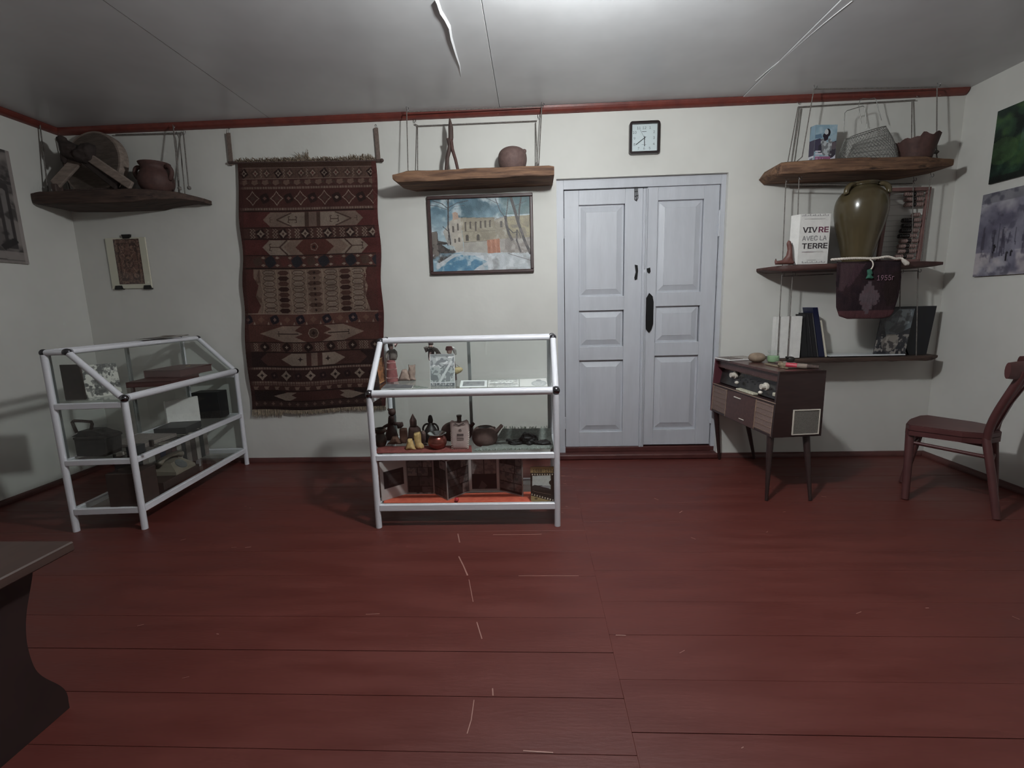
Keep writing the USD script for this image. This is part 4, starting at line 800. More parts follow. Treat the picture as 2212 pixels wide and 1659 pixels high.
# ---- the kilim
RDk, BRw, DKr, BGe, NVy, REd = (84, 48, 46), (84, 61, 54), (47, 31, 31), (156, 137, 125), (40, 42, 54), (100, 45, 45)
cv = Cv(310, 534, 340, 586, RDk)
def star(x, y, r, c, rot=0.0, inner=.55, n=8): cv.poly([(x+(r if i % 2 == 0 else r*inner)*math.cos(rot+i*math.pi/n), y+(r if i % 2 == 0 else r*inner)*math.sin(rot+i*math.pi/n)) for i in range(2*n)], c)
def hexa(x0, x1, y0, y1, c, t=None):
    t = t or (y1-y0)*.55; m = (y0+y1)/2; cv.poly([(x0, m), (x0+t, y0), (x1-t, y0), (x1, m), (x1-t, y1), (x0+t, y1)], c)
def dots(y, c=BGe, c2=RDk, h=4):
    for i in range(104): cv.rect(3+i*3, y-h/2, 4.9+i*3, y+h/2, c if (i % 2) else tuple(.6*np.array(c)+.4*np.array(c2)))
def zig(x, y0, y1, c, w=1.3, s=3):
    n = 6; cv.line([(x+(s if i % 2 else -s), y0+(y1-y0)*i/n) for i in range(n+1)], w, c)
def hook(x, y, s, c, d=1):
    cv.line([(x, y), (x+d*9*s, y)], 1.6*s, c)
    for sg in (-1, 1): cv.line([(x+d*7*s, y), (x+d*9*s, y+sg*5*s), (x+d*5*s, y+sg*6*s)], 1.4*s, c)
cv.rect(0, 0, 310, 12, (74, 50, 42)); cv.rect(0, 12, 310, 13.5, BGe)
cv.rect(0, 14, 310, 34, (104, 76, 68))
for i in range(12):
    x = 12+i*26; dk = i in (0, 3, 7, 11)
    star(x, 24, 11, DKr if dk else BRw, .2, .7, 4); star(x, 24, 7, BGe, 0, .5, 4); star(x, 24, 3.4, DKr if dk else REd, 0, .6, 4); zig(x+13, 15, 33, BGe if i % 2 else BRw, 1.1, 2)
cv.rect(0, 34, 310, 35.5, BGe)
for i in range(13): cv.poly([(6+i*24, 38), (18+i*24, 37), (20+i*24, 44), (11+i*24, 48), (4+i*24, 44)], (134, 106, 94), .85); cv.poly([(17+i*24, 41), (25+i*24, 39), (26+i*24, 47)], BRw)
dots(53); cv.rect(0, 56, 310, 92, (80, 42, 40))
for i in range(6):
    x = 30+i*54
    star(x, 74, 15, BGe, 0, .62, 4); star(x, 74, 12.6, RDk, 0, .62, 4); star(x, 74, 6, BRw, .4, .6, 4)
    star(x+27, 74, 12, NVy if i > 4 else DKr, .39, .8, 4); star(x+27, 74, 4.4, BGe if i == 3 else (120, 80, 74), 0, .9, 2)
dots(96); cv.rect(0, 99, 310, 102, DKr)
cv.rect(0, 102, 310, 134, (98, 44, 44))
hexa(52, 276, 103, 133, (136, 112, 102), 16); hexa(90, 240, 104, 132, BGe, 22); cv.line([(82, 118), (116, 104)], 2.5, BRw); cv.line([(82, 118), (116, 132)], 2.5, BRw); cv.line([(250, 118), (214, 104)], 2.5, BRw); cv.line([(250, 118), (214, 132)], 2.5, BRw)
cv.rect(146, 103, 155, 133, BRw); cv.rect(172, 103, 181, 133, BRw); cv.rect(155, 103, 172, 133, (128, 104, 96))
for x, d in ((118, 1), (118, -1), (212, 1), (212, -1)): hook(x, 118, 1.1, BRw, d)
hook(74, 118, .8, BRw, -1); hook(256, 118, .8, BRw, 1)
cv.rect(0, 134, 310, 136, DKr); cv.rect(0, 136, 310, 157, (84, 52, 48))
for i in range(6):
    x = 46+i*50; star(x, 147, 12, DKr, .39, .8, 4); star(x, 147, 9, BGe, 0, .55, 4); star(x, 147, 3.4, BRw, 0, .7, 4)
    for dx in (-15, 15, -21): zig(x+dx, 137, 157, BGe, 1.2, 2.6)
cv.rect(0, 157, 310, 159, DKr); cv.rect(0, 159, 310, 191, (100, 44, 44))
hexa(48, 284, 160, 191, BGe, 16); hexa(94, 240, 160, 191, (142, 116, 104), 18); hexa(122, 208, 160, 191, (98, 50, 44), 18)
cv.line([(86, 175), (104, 160)], 3, BRw); cv.line([(86, 175), (104, 191)], 3, BRw); cv.line([(248, 175), (232, 160)], 3, BRw); cv.line([(248, 175), (232, 191)], 3, BRw)
star(164, 175, 9, BGe, 0, .85, 5); star(164, 175, 7.4, (98, 50, 44), 0, .85, 5); star(164, 175, 4, DKr, 0, .6, 4)
hook(74, 175, 1.2, BRw, -1); hook(262, 175, 1.2, BRw, 1); cv.line([(66, 175), (90, 175)], 1.4, BRw); cv.line([(246, 175), (270, 175)], 1.4, BRw)
cv.rect(0, 191, 310, 193, DKr); cv.rect(0, 193, 310, 218, (92, 52, 48))
for i in range(6):
    x = 6+i*60; star(x+58, 205.5, 13.5, NVy, .2, .86, 4)
    star(x+30, 205, 11, (104, 50, 48) if i % 2 else BRw, .39, .85, 4)
    for sg in (-1, 1):
        for dy in (-8, 8): cv.poly([(x+58+sg*15, 205+dy-3), (x+58+sg*21, 205+dy), (x+58+sg*15, 205+dy+3), (x+58+sg*11, 205+dy)], BGe)
cv.rect(0, 218, 310, 221, DKr)
cv.rect(0, 221, 310, 316, (92, 46, 44)); cv.poly([(26, 221), (280, 221), (272, 240), (280, 262), (274, 284), (284, 316), (30, 316), (38, 300), (28, 280), (36, 256), (26, 240)], (136, 112, 98))
for r_ in range(8):
    y = 229+r_*11.6
    for j, x in enumerate((60, 92, 126, 162, 198, 230, 258)):
        if j in (1, 5): hexa(x-13, x+13, y-5, y+5, (58, 34, 32) if r_ % 2 else (84, 52, 46), 6)
        elif j == 3: hexa(x-16, x+16, y-5.2, y+5.2, (112, 86, 76) if r_ % 2 else (84, 58, 50), 7); star(x, y, 3.4, DKr, 0, .6, 4)
        else:
            hexa(x-15, x+15, y-5.4, y+5.4, (84, 62, 54), 7); hexa(x-12.6, x+12.6, y-4, y+4, BGe, 5); cv.rect(x-9, y-1.9, x+9, y-.9, BRw); cv.rect(x-9, y+1, x+9, y+2, BRw)
for x in (44, 76, 109, 144, 180, 214, 245, 275): zig(x, 222, 316, (168, 146, 128), 1.2, 1.7)
cv.tint((78, 46, 42), .05, 5, .7, .5, .62, (cv.Y > 221) & (cv.Y < 316) & ((cv.X < 40) | (cv.X > 270)))
cv.rect(0, 316, 310, 318, BGe); cv.rect(0, 318, 310, 341, (106, 64, 56))
for i in range(6):
    x = 8+i*59; star(x+0, 330, 11.5, (38, 32, 46), .39, .85, 4); star(x, 330, 4.5, (130, 100, 96), 0, .6, 4); star(x+29, 330, 8, (124, 84, 72), 0, .6, 4)
    for sg in (-1, 1): cv.poly([(x+sg*14-2.5, 341), (x+sg*14, 334), (x+sg*14+2.5, 341)], BGe)
cv.rect(0, 341, 310, 343, RDk); cv.rect(0, 343, 310, 379, (96, 54, 48))
cv.poly([(32, 361), (84, 344), (126, 344), (112, 354), (130, 361), (112, 368), (136, 379), (84, 379)], (150, 126, 114)); cv.poly([(268, 361), (222, 344), (178, 344), (194, 354), (176, 361), (194, 368), (172, 379), (222, 379)], (150, 126, 114))
star(154, 360, 12, BGe, 0, .92, 8); star(154, 360, 10.4, BRw, 0, .92, 8); star(154, 360, 5, DKr, 0, .6, 4); cv.line([(72, 361), (120, 361)], 1.4, DKr); cv.line([(186, 361), (232, 361)], 1.4, DKr); hook(82, 361, .9, DKr, -1); hook(226, 361, .9, DKr, 1)
cv.rect(0, 379, 310, 381, DKr); cv.rect(0, 381, 310, 401, (92, 60, 54))
for i in range(6):
    x = 40+i*50; star(x, 391, 11, DKr, .2, .85, 4); star(x, 391, 4.4, BGe, 0, .5, 4)
    for dx in (-17, 17, -22, 22): zig(x+dx, 382, 400, BGe, 1.1, 2)
cv.rect(0, 401, 310, 403, DKr); cv.rect(0, 403, 310, 433, (46, 30, 32)); hexa(28, 272, 404, 433, (84, 50, 46), 16); hexa(76, 222, 405, 432, BGe, 24)
cv.rect(134, 404, 145, 433, (84, 50, 46)); cv.rect(159, 404, 170, 433, (84, 50, 46)); cv.rect(145, 404, 159, 433, (132, 108, 98))
for x in (120, 182): star(x, 418, 6.5, DKr, 0, .35, 2); star(x, 418, 6.5, DKr, math.pi/2, .35, 2)
cv.rect(0, 433, 310, 437, DKr); dots(439); cv.rect(0, 442, 310, 468, (60, 36, 36))
for i in range(6):
    x = 30+i*56; star(x, 455, 12, (158, 138, 126), 0, .62, 4); star(x, 455, 4.4, DKr, 0, .6, 4); star(x+28, 455, 9, (44, 28, 32), .39, .85, 4); star(x+28, 455, 3, (110, 80, 76), 0, .6, 4)
dots(471); dots(476, (130, 104, 94)); cv.rect(0, 479, 310, 489, (80, 46, 44))
for i in range(13): cv.poly([(8+i*24, 481), (20+i*24, 480), (16+i*24, 487), (22+i*24, 488), (10+i*24, 488)], (140, 112, 100))
cv.rect(0, 489, 310, 492, DKr); cv.rect(0, 492, 310, 513, (44, 32, 34)); cv.rect(80, 492, 240, 513, (78, 42, 40))
cv.poly([(52, 503), (88, 493), (108, 493), (94, 500), (106, 505), (92, 512), (80, 513)], BGe); cv.poly([(262, 503), (226, 493), (204, 493), (216, 500), (206, 505), (220, 512), (232, 513)], BGe)
cv.rect(0, 513, 310, 515, DKr); cv.rect(0, 515, 310, 527, (66, 44, 42))
for i in range(16): star(10+i*19.5, 521, 5, (112, 86, 78), 0, .5, 4)
cv.rect(0, 527, 310, 534, (44, 29, 30)); cv.rect(0, 0, 9, 534, (70, 38, 38), .6); cv.rect(300, 0, 310, 534, (100, 42, 44), .75)
cv.grain(.16, .035, seed=3); cv.grain(.10, .6, .25, seed=4); cv.c = cv.c*.8+np.array([80., 62, 56])*.2; cv.c = (cv.c*.86+cv.c.mean(-1, keepdims=True)*.14)*[.95, .93, .89]
rl = [at(*p, 'y', D-.03) for p in ((515, 350), (811, 345), (545, 886), (833, 876))]
def rug_bend(a, b):
    bow = np.sin(b*np.pi)
    return np.stack([.012*bow*(a*2-1)-.008*np.sin(b*9+1)*(a < .02)+.006*np.sin(b*23)*((a < .01)+(a > .99)), -.006*np.sin(a*14+b*3)*b-.004*np.sin(b*31)*(.4+b)-.012*bow, -.008*np.sin(a*np.pi)*b+.006*np.sin(a*9+1)*b], 1)
tl, tr, bl, br = rl
P = cv.mesh(tl, tr-tl, bl-tl)
a, b = cv.X.ravel()/cv.w, cv.Y.ravel()/cv.h
V = (1-a)[:, None]*(1-b)[:, None]*tl+a[:, None]*(1-b)[:, None]*tr+(1-a)[:, None]*b[:, None]*bl+a[:, None]*b[:, None]*br+rug_bend(a, b)
n_ = len(V); V2 = V+[0, .006, 0]; i = np.arange(n_).reshape(cv.ny, cv.nx)
ed = np.r_[i[0], i[1:, -1], i[-1, ::-1][1:], i[::-1, 0][1:]]; sd = np.vstack([np.stack([ed[:-1], ed[1:], ed[1:]+n_], 1), np.stack([ed[:-1], ed[1:]+n_, ed[:-1]+n_], 1)])
t = T('kilim_rug', 'large brownish red patterned kilim hanging on the back wall from a rod', 'rug', (tl+br)/2*[1, 1, 0]+[0, 0, bl[2]])
t.part('woven_field', (np.vstack([V, V2]), np.vstack([P[1], P[1][:, ::-1]+n_, sd[:, ::-1]]), np.vstack([P[2], P[2]])), 'kilim')
fr = []
for k_ in range(520):
    u = k_/520+rng.uniform(-.001, .001); low = .014+.022*meshkit.noise(np.array([u*7, .5, 3.]))+(.03 if u < .22 else 0)*(1-abs(u-.1)*3)
    j = int(np.clip(u, 0, 1)*(cv.nx-1)); p = V[(cv.ny-1)*cv.nx+j]+[0, .003, .003]; d = np.array([rng.normal(0, .006), rng.uniform(-.004, .004), -low*rng.uniform(.7, 1.3)-.008])
    fr.append(tube([p, p+d*.5+[rng.normal(0, .002), 0, 0], p+d], [.0022, .002, .0012], 4))
t.part('bottom_fringe', cat(fr), 'rug_fringe', kind='stuff', smooth=True)
fr = []
for k_ in range(620):
    u = rng.random(); p = V[int(u*(cv.nx-1))]+[0, .002, -.004]; tuft = .05 if .44 < u < .52 else .0; up = rng.uniform(.008, .034)*(1.4 if u > .8 else 1)+tuft*rng.random()
    d = np.array([rng.normal(0, .01), -rng.uniform(.004, .03), up]); fr.append(tube([p, p+d*.6+[0, 0, .003], p+d+[rng.normal(0, .006), -.004, -.004]], [.0026, .0022, .001], 4))
t.part('top_fringe', cat(fr), 'rug_fringe', kind='stuff', smooth=True)
ra, rb = at(494, 352, 'y', D-.025), at(824, 347, 'y', D-.025)
t2 = T('hanging_rod', 'thin wooden rod on two brown straps that carries the kilim', 'curtain rod', (ra+rb)/2)
t2.part('rod', cat(tube([ra+[0, 0, .002], rb+[0, 0, .002]], .0085, 10), blob(rb+[.003, 0, .002], (.014, .013, .013), 2)), 'wood_dark', smooth=40)
for (pt, pb, ph) in (((493, 287), (500, 357), (493, 279)), ((812, 276), (818, 350), (811, 270))):
    p, q = at(*pt, 'y', D-.02), at(*pb, 'y', D-.02)
    sp_ = t2.part('strap', bar(p, q, .03, .006, .001, up=(0, -1, 0)), 'webbing')
    h = at(*ph, 'y', D-.02); t2.part('hook', tube(spline([p+[0, -.002, -.004], p+[.008, -.004, .012], h+[.004, 0, .002], h+[0, .02, .008]], 10), .0016, 6), 'steel', smooth=True, under=sp_)

# ---- the oil painting
ol = [at(*p, 'y', D-.02) for p in ((922, 425), (1150, 416), (930, 594), (1154, 587))]
x0, x1, z0, z1 = (ol[0][0]+ol[2][0])/2, (ol[1][0]+ol[3][0])/2, (ol[2][2]+ol[3][2])/2, (ol[0][2]+ol[1][2])/2
cv = Cv(930, 672, 300, 217, (104, 150, 172)); TX, TY = cv.X, cv.Y
cv.c = np.array([84., 132, 156])*(1-(TY/420).clip(0, 1))[..., None]+np.array([170., 196, 206])*(TY/420).clip(0, 1)[..., None]
cv.tint((56, 98, 116), .006, 2, .8, .45, .62, (TY < 190)); cv.tint((206, 220, 226), .008, 6, .8, .5, .62, (TY < 330)); cv.tint((66, 104, 104), .004, 3, .7, .4, .6, (TX > 640) & (TY < 160))
cv.poly([(0, 300), (55, 292), (60, 380), (150, 400), (250, 520), (170, 560), (60, 640), (0, 660)], (84, 74, 70)); cv.poly([(0, 300), (50, 296), (52, 400), (70, 610), (0, 640)], (122, 112, 104)); cv.tint((52, 46, 44), .03, 5, .8, .5, .6, (TX < 240) & (TY > 400)); cv.poly([(95, 420), (180, 412), (200, 470), (150, 460)], (150, 180, 194))
cv.poly([(110, 300), (180, 200), (205, 190), (205, 440), (150, 420)], (176, 172, 162)); cv.poly([(170, 240), (205, 185), (282, 172), (298, 495), (228, 492), (200, 420)], (184, 174, 158)); cv.poly([(205, 130), (232, 118), (256, 132), (262, 172), (276, 178), (208, 196)], (196, 160, 136))
cv.poly([(280, 172), (598, 184), (612, 395), (298, 400)], (168, 158, 132)); cv.poly([(600, 200), (700, 182), (720, 390), (612, 390)], (176, 166, 146)); cv.poly([(690, 180), (930, 170), (930, 380), (720, 392)], (164, 152, 112)); cv.poly([(600, 196), (690, 176), (690, 186), (604, 206)], (150, 150, 148))
cv.line([(282, 176), (600, 188)], 5, (112, 100, 84)); cv.line([(292, 306), (610, 302)], 4, (120, 108, 92)); cv.tint((140, 128, 104), .02, 7, .6, .5, .6, (TX > 280) & (TX < 930) & (TY > 180) & (TY < 390)); cv.tint((206, 196, 178), .03, 9, .5, .55, .65, (TX > 170) & (TX < 300) & (TY > 190))
for x, y, h in ((325, 216, 84), (372, 214, 66), (422, 216, 84), (468, 212, 64), (512, 208, 64), (556, 206, 64)): cv.geo(sbox(x-10, y+8, x+10, y+h).union(Point(x, y+8).buffer(10)), (92, 82, 72)); cv.rect(x+2, y+10, x+9, y+h-4, (140, 128, 106))
for x, y, w, h in ((206, 250, 9, 56), (252, 228, 9, 62), (220, 368, 8, 34), (260, 358, 9, 38), (660, 220, 11, 56)): cv.geo(sbox(x-w, y+6, x+w, y+h).union(Point(x, y+6).buffer(w)), (98, 90, 82))
for x in (336, 440): cv.geo(sbox(x-14, 346, x+14, 390).union(Point(x, 346).buffer(14)), (84, 76, 66))
cv.poly([(0, 560), (60, 590), (228, 492), (300, 484), (930, 500), (930, 672), (0, 672)], (186, 194, 200)); cv.poly([(300, 402), (520, 392), (526, 508), (300, 492)], (172, 166, 154)); cv.poly([(642, 382), (930, 372), (930, 522), (650, 506)], (168, 160, 150)); cv.line([(300, 404), (520, 394)], 5, (126, 118, 108)); cv.poly([(520, 388), (640, 378), (646, 508), (526, 512)], (190, 116, 80))
for i in range(5): cv.line([(536+i*22, 388), (542+i*22, 508)], 4, (214, 150, 116) if i % 2 else (160, 92, 62))
cv.poly([(60, 640), (170, 560), (250, 520), (400, 530), (520, 590), (420, 640), (380, 672), (20, 672)], (64, 136, 176)); cv.tint((120, 170, 196), .012, 4, .8, .45, .6, (TY > 500) & (TX < 520)); cv.tint((150, 150, 150), .012, 8, .7, .5, .62, (TY > 510) & (TX > 460)); cv.tint((214, 220, 224), .02, 11, .6, .55, .65, (TY > 510)); cv.line([(720, 520), (930, 590)], 5, (112, 104, 100))
tk = (78, 72, 72)
for p, w in (([(172, 0), (168, 90), (160, 260), (176, 420)], 14), ([(168, 90), (110, 40), (20, 10)], 6), ([(168, 100), (60, 60), (0, 50)], 4), ([(168, 80), (250, 40), (360, 20)], 5), ([(165, 120), (230, 70), (330, 60)], 3), ([(170, 60), (150, 0)], 4), ([(150, 430), (165, 300), (110, 250)], 6),
             ([(610, 10), (650, 120), (698, 190)], 6), ([(730, 10), (716, 120), (702, 200)], 7), ([(700, 170), (706, 250), (730, 340), (760, 400)], 24), ([(752, 0), (790, 130), (822, 250), (880, 420), (930, 530)], 26), ([(850, 0), (830, 120), (822, 240)], 13), ([(700, 260), (770, 330), (806, 320)], 7), ([(806, 300), (800, 400), (836, 510)], 15), ([(820, 320), (840, 380)], 9), ([(640, 60), (560, 20), (520, 0)], 4), ([(780, 90), (900, 40)], 4)): cv.line(p, w, tk)
cv.tint((120, 108, 102), .03, 12, .5, .5, .6, (TX > 690) & (TX < 930) & (TY > 200) & (TY < 520)); cv.grain(.10, .03, seed=6); cv.c = (cv.c*.85+cv.c.mean(-1, keepdims=True)*.15)*.92
t = T('oil_painting', 'framed oil painting of a pale ruined building behind a snowy blue road', 'painting', ((x0+x1)/2, D-.012, z0))
fw = .023
for nm, q in (('top', (x0, x1, z1-fw, z1)), ('bottom', (x0, x1, z0, z0+fw)), ('l', (x0, x0+fw, z0+fw, z1-fw)), ('r', (x1-fw, x1, z0+fw, z1-fw))): t.part('frame_bar', bx(q[0], q[1], D-.03, D-.002, q[2], q[3], .004), 'frame_brown')
t.part('backing', bx(x0+.01, x1-.01, D-.014, D-.002, z0+.01, z1-.01), 'frame_brown'); t.part('canvas', cv.mesh((x0+fw-.002, D-.0148, z1-fw+.002), (x1-x0-2*fw+.004, 0, 0), (0, 0, -(z1-z0-2*fw+.004))), 'oil')

# ---- the clock
cx, cz = .811, 2.366; hw = .106
t = T('wall_clock', 'square dark-framed wall clock with a pale face above the door', 'clock', (cx, D-.02, cz-hw))
rr = sbox(cx-hw, cz-hw-.002, cx+hw, cz+hw+.002).buffer(-.02).buffer(.02)
t.part('clock_case', prism(rr.difference(rr.buffer(-.0165)), .036, (0, D-.001, 0)), 'clock_frame'); t.part('clock_back', prism(rr.buffer(-.012), .014, (0, D-.001, 0)), 'clock_frame'); yf = D-.0155; t.part('clock_face', prism(rr.buffer(-.014), .002, (0, yf+.001, 0)), 'clock_face')
for i, s_ in enumerate('12 1 2 3 4 5 6 7 8 9 10 11'.split()):
    an = i*math.pi/6; r = .068/max(abs(math.sin(an)), abs(math.cos(an))); r = min(r, .082); dx, dz = r*math.sin(an), r*math.cos(an)
    t.part('numeral', text(s_, .0165, (cx+dx, yf-.0014, cz+dz-.008), depth=.0006, centre=True), 'clock_ink')
t.part('maker_mark', prism(sbox(cx-.016, cz+.041, cx+.015, cz+.045), .0006, (0, yf-.001, 0)), 'clock_ink'); t.part('maker_mark', prism(sbox(cx-.017, cz-.044, cx+.016, cz-.0425), .0006, (0, yf-.001, 0)), 'clock_ink')
def hand(an, L, w, nm, y): d = np.array([math.sin(an), math.cos(an)]); t.part(nm, prism(LineString([(cx-d[0]*.013, cz-d[1]*.013), (cx+d[0]*L, cz+d[1]*L)]).buffer(w, cap_style=2), .001, (0, y, 0)), 'clock_hand')
hand(math.radians(177), .055, .0024, 'hour_hand', yf-.003); hand(math.radians(234), .072, .002, 'minute_hand', yf-.005); hand(math.radians(331), .06, .0006, 'second_hand', yf-.007)
t.part('clock_glass', shell(bx(cx-hw+.016, cx+hw-.016, D-.029, D-.027, cz-hw+.016, cz+hw-.016)), 'clear_glass')

# ---- the clip-framed carpet print
t = T('clip_frame', 'small clip-frame holding a brown carpet-pattern print on a pale back', 'picture', (-3.125, D-.01, 1.43))
t.part('back_board', bx(-3.285, -2.965, D-.012, D-.004, 1.425, 1.808, .001), 'book_cream'); yq = D-.0125
cv = Cv(60, 98, 150, 245, (92, 62, 54)); cv.rect(0, 0, 60, 98, (70, 44, 38)); cv.rect(2, 2, 58, 96, (128, 92, 78)); cv.tint((84, 56, 48), .5, 2, .9, k=(cv.X < 58) & (cv.Y < 96)); cv.rect(8, 8, 52, 90, (74, 46, 40)); cv.rect(10, 10, 50, 88, (112, 74, 62))
for sx in (-1, 1):
    for sy in (-1, 1): cv.poly([(30+sx*20, 49+sy*39), (30+sx*6, 49+sy*39), (30+sx*4, 49+sy*28), (30+sx*20, 49+sy*20)], (72, 44, 40)); cv.line([(30+sx*3, 49+sy*6), (30+sx*14, 49+sy*20), (30+sx*18, 49+sy*34)], 2, (150, 112, 96)); cv.ell(30+sx*11, 49+sy*30, 4, 5, (136, 98, 84))
cv.ell(30, 49, 11, 16, (74, 46, 42)); cv.ell(30, 49, 8, 12, (132, 94, 80)); cv.ell(30, 49, 4, 6, (70, 44, 40)); cv.tint((150, 116, 98), .35, 5, .6, .52, .6); cv.tint((66, 42, 38), .3, 8, .6, .54, .62)
t.part('carpet_print', cv.mesh((-3.222, yq, 1.798), (.206, 0, 0), (0, 0, -.34)), 'print_'); t.part('cover_pane', shell(bx(-3.284, -2.966, D-.016, D-.0135, 1.426, 1.807)), 'clear_glass')
for px, py, up in ((271, 511, 1), (256, 621, -1), (318, 620, -1)):
    q = at(px, py, 'y', D-.02); w = .034; t.part('binder_clip', prism(Polygon([(q[0]-w, q[2]+up*.016), (q[0]+w, q[2]+up*.016), (q[0]+w*.72, q[2]-up*.014), (q[0]-w*.72, q[2]-up*.014)][::int(up)]), .018, (0, D-.002, 0)), 'clip_black')

# ---- pictures on the side walls
g = np.random.default_rng(11)
def side_picture(name, label, x, ya, yb, z0, z1, cv, mat='charcoal', fr=None, cat_='picture'):
    s_ = 1 if x < 0 else -1
    t = T(name, label, cat_, (x+s_*.008, (ya+yb)/2, z0)); t.part('board', bx(x+s_*.001, x+s_*.015, ya, yb, z0, z1, .002), fr or 'paper_dull')
    o, u = ((x+.0156, ya, z1), (0, yb-ya, 0)) if s_ > 0 else ((x-.0156, yb, z1), (0, ya-yb, 0))
    t.part('picture_print', cv.mesh(np.array(o), np.array(u), (0, 0, -(z1-z0))), mat)
cv = Cv(60, 76, 120, 152, (126, 118, 114)); cv.tint((60, 54, 54), .09, 2, .8, .42, .58); cv.rect(0, 0, 60, 76, (150, 140, 136), .25)
for x0_, w in ((8, 8), (22, 9), (36, 8), (48, 7)): cv.geo(sbox(x0_, 24, x0_+w, 66).union(Point(x0_+w/2, 24).buffer(w/2)), (58, 52, 52)); cv.geo(sbox(x0_+2, 28, x0_+w-2, 62).union(Point(x0_+w/2, 28).buffer(w/2-2)), (112, 106, 104)); cv.line([(x0_-2, 66), (x0_+w, 60)], 4, (40, 36, 36))
cv.line([(0, 20), (60, 22)], 2, (64, 58, 58)); cv.tint((44, 40, 40), .16, 9, .7, .55, .65); cv.rect(0, 68, 60, 76, (142, 132, 128), .8); cv.line([(0, 73), (60, 74)], .6, (84, 78, 76)); cv.rect(57.5, 0, 60, 76, (150, 140, 136), .9)
side_picture('charcoal_drawing', 'grey charcoal drawing of tall arches on the left wall', XL, 2.62, 3.26, 1.588, 2.33, cv)
cv = Cv(60, 45, 120, 90, (22, 58, 44)); cv.tint((14, 34, 28), .08, 3, .9, .42, .58); cv.tint((60, 112, 44), .07, 5, .95, .5, .62, (cv.X < 30)); cv.tint((96, 142, 140), .07, 7, .9, .52, .62, (cv.X > 16) & (cv.Y > 12) & (cv.Y < 28)); cv.tint((40, 96, 56), .2, 9, .6, .52, .62); cv.ell(6, 26, 9, 8, (72, 120, 46), .55); cv.rect(0, 41, 60, 45, (20, 26, 24), .7); cv.grain(.2, .3, seed=4); cv.c = (cv.c*.75+cv.c.mean(-1, keepdims=True)*.25)*.85
side_picture('landscape_painting', 'dark green landscape painting, upper one on the right wall', XR, 2.72, 3.385, 1.915, 2.355, cv, 'oil', 'clip_black', 'painting')
cv = Cv(60, 48, 120, 96, (128, 126, 142)); cv.tint((92, 88, 108), .07, 3, .85, .44, .58); cv.tint((178, 174, 182), .06, 6, .8, .5, .62); cv.rect(0, 0, 60, 6, (112, 112, 118), .7)
for i in range(26): x = g.uniform(2, 58); y = g.uniform(18, 26); cv.line([(x, y), (x+g.uniform(-1, 1), y+g.uniform(6, 18))], g.uniform(.4, 1.3), (76, 72, 88), .85)
for i in range(12): x = g.uniform(4, 56); y = g.uniform(26, 38); cv.line([(x, y), (x+g.uniform(-1, 1), y+g.uniform(2, 7))], g.uniform(.6, 1.2), (36, 32, 40)); cv.ell(x, y, .8, .8, (44, 40, 48))
cv.tint((196, 186, 188), .1, 11, .7, .52, .64, (cv.Y > 34)); cv.tint((70, 66, 84), .25, 12, .6, .56, .66); cv.grain(.15, .25, seed=8)
side_picture('winter_painting', 'grey violet painting of small figures under trees, lower one on the right wall', XR, 2.74, 3.412, 1.33, 1.855, cv, 'oil', 'clip_black', 'painting')

# ------------------------------------------------------------------ hanging plank shelves
def plank(st, seed, n=34):
    """A rough old board lofted through stations (x, y_front, y_back, z_top, z_bottom)."""
    s = np.array(st, float); xs = np.linspace(s[0, 0], s[-1, 0], n); c = [np.interp(xs, s[:, 0], s[:, k]) for k in range(1, 5)]; rings = []
    for i in range(n):
        yf, yb, zt, zb = (a[i] for a in c); w = lambda k, a: a*(meshkit.fbm(np.array([xs[i]*9, k*1.7, seed*3.]), 3, seed)-.5)
        yf += w(1, .03); zt0 = zt+w(2, .006); zb0 = zb+w(3, .012); h = zt0-zb0
        rings.append([(xs[i], yb, zt), (xs[i], yf+.014, zt0), (xs[i], yf+.002, zt0-.07*h), (xs[i], yf+w(4, .006), zt0-.5*h), (xs[i], yf+.003+w(5, .006), zt0-.93*h), (xs[i], yf+.014, zb0), (xs[i], (yf+yb)/2, zb0-w(6, .004)), (xs[i], yb, zb)])
    return loft(rings)
def cords(t, paths, r=.0034):
    for p in paths: t.part('cord', tube(np.array(p, float), r, 6), 'cord_grey', smooth=True)
def hooks(t, pts):
    for p in pts:
        p = np.array(p, float); t.part('hook', tube(spline([p+[0, 0, .0], p+[0, -.004, -.018], p+[.008, -.008, -.03], p+[.016, -.006, -.02], p+[.012, -.004, -.008]], 12), .0018, 6), 'steel', smooth=True)
A = lambda px, py, y: at(px, py, 'y', y)
YB = D-.012

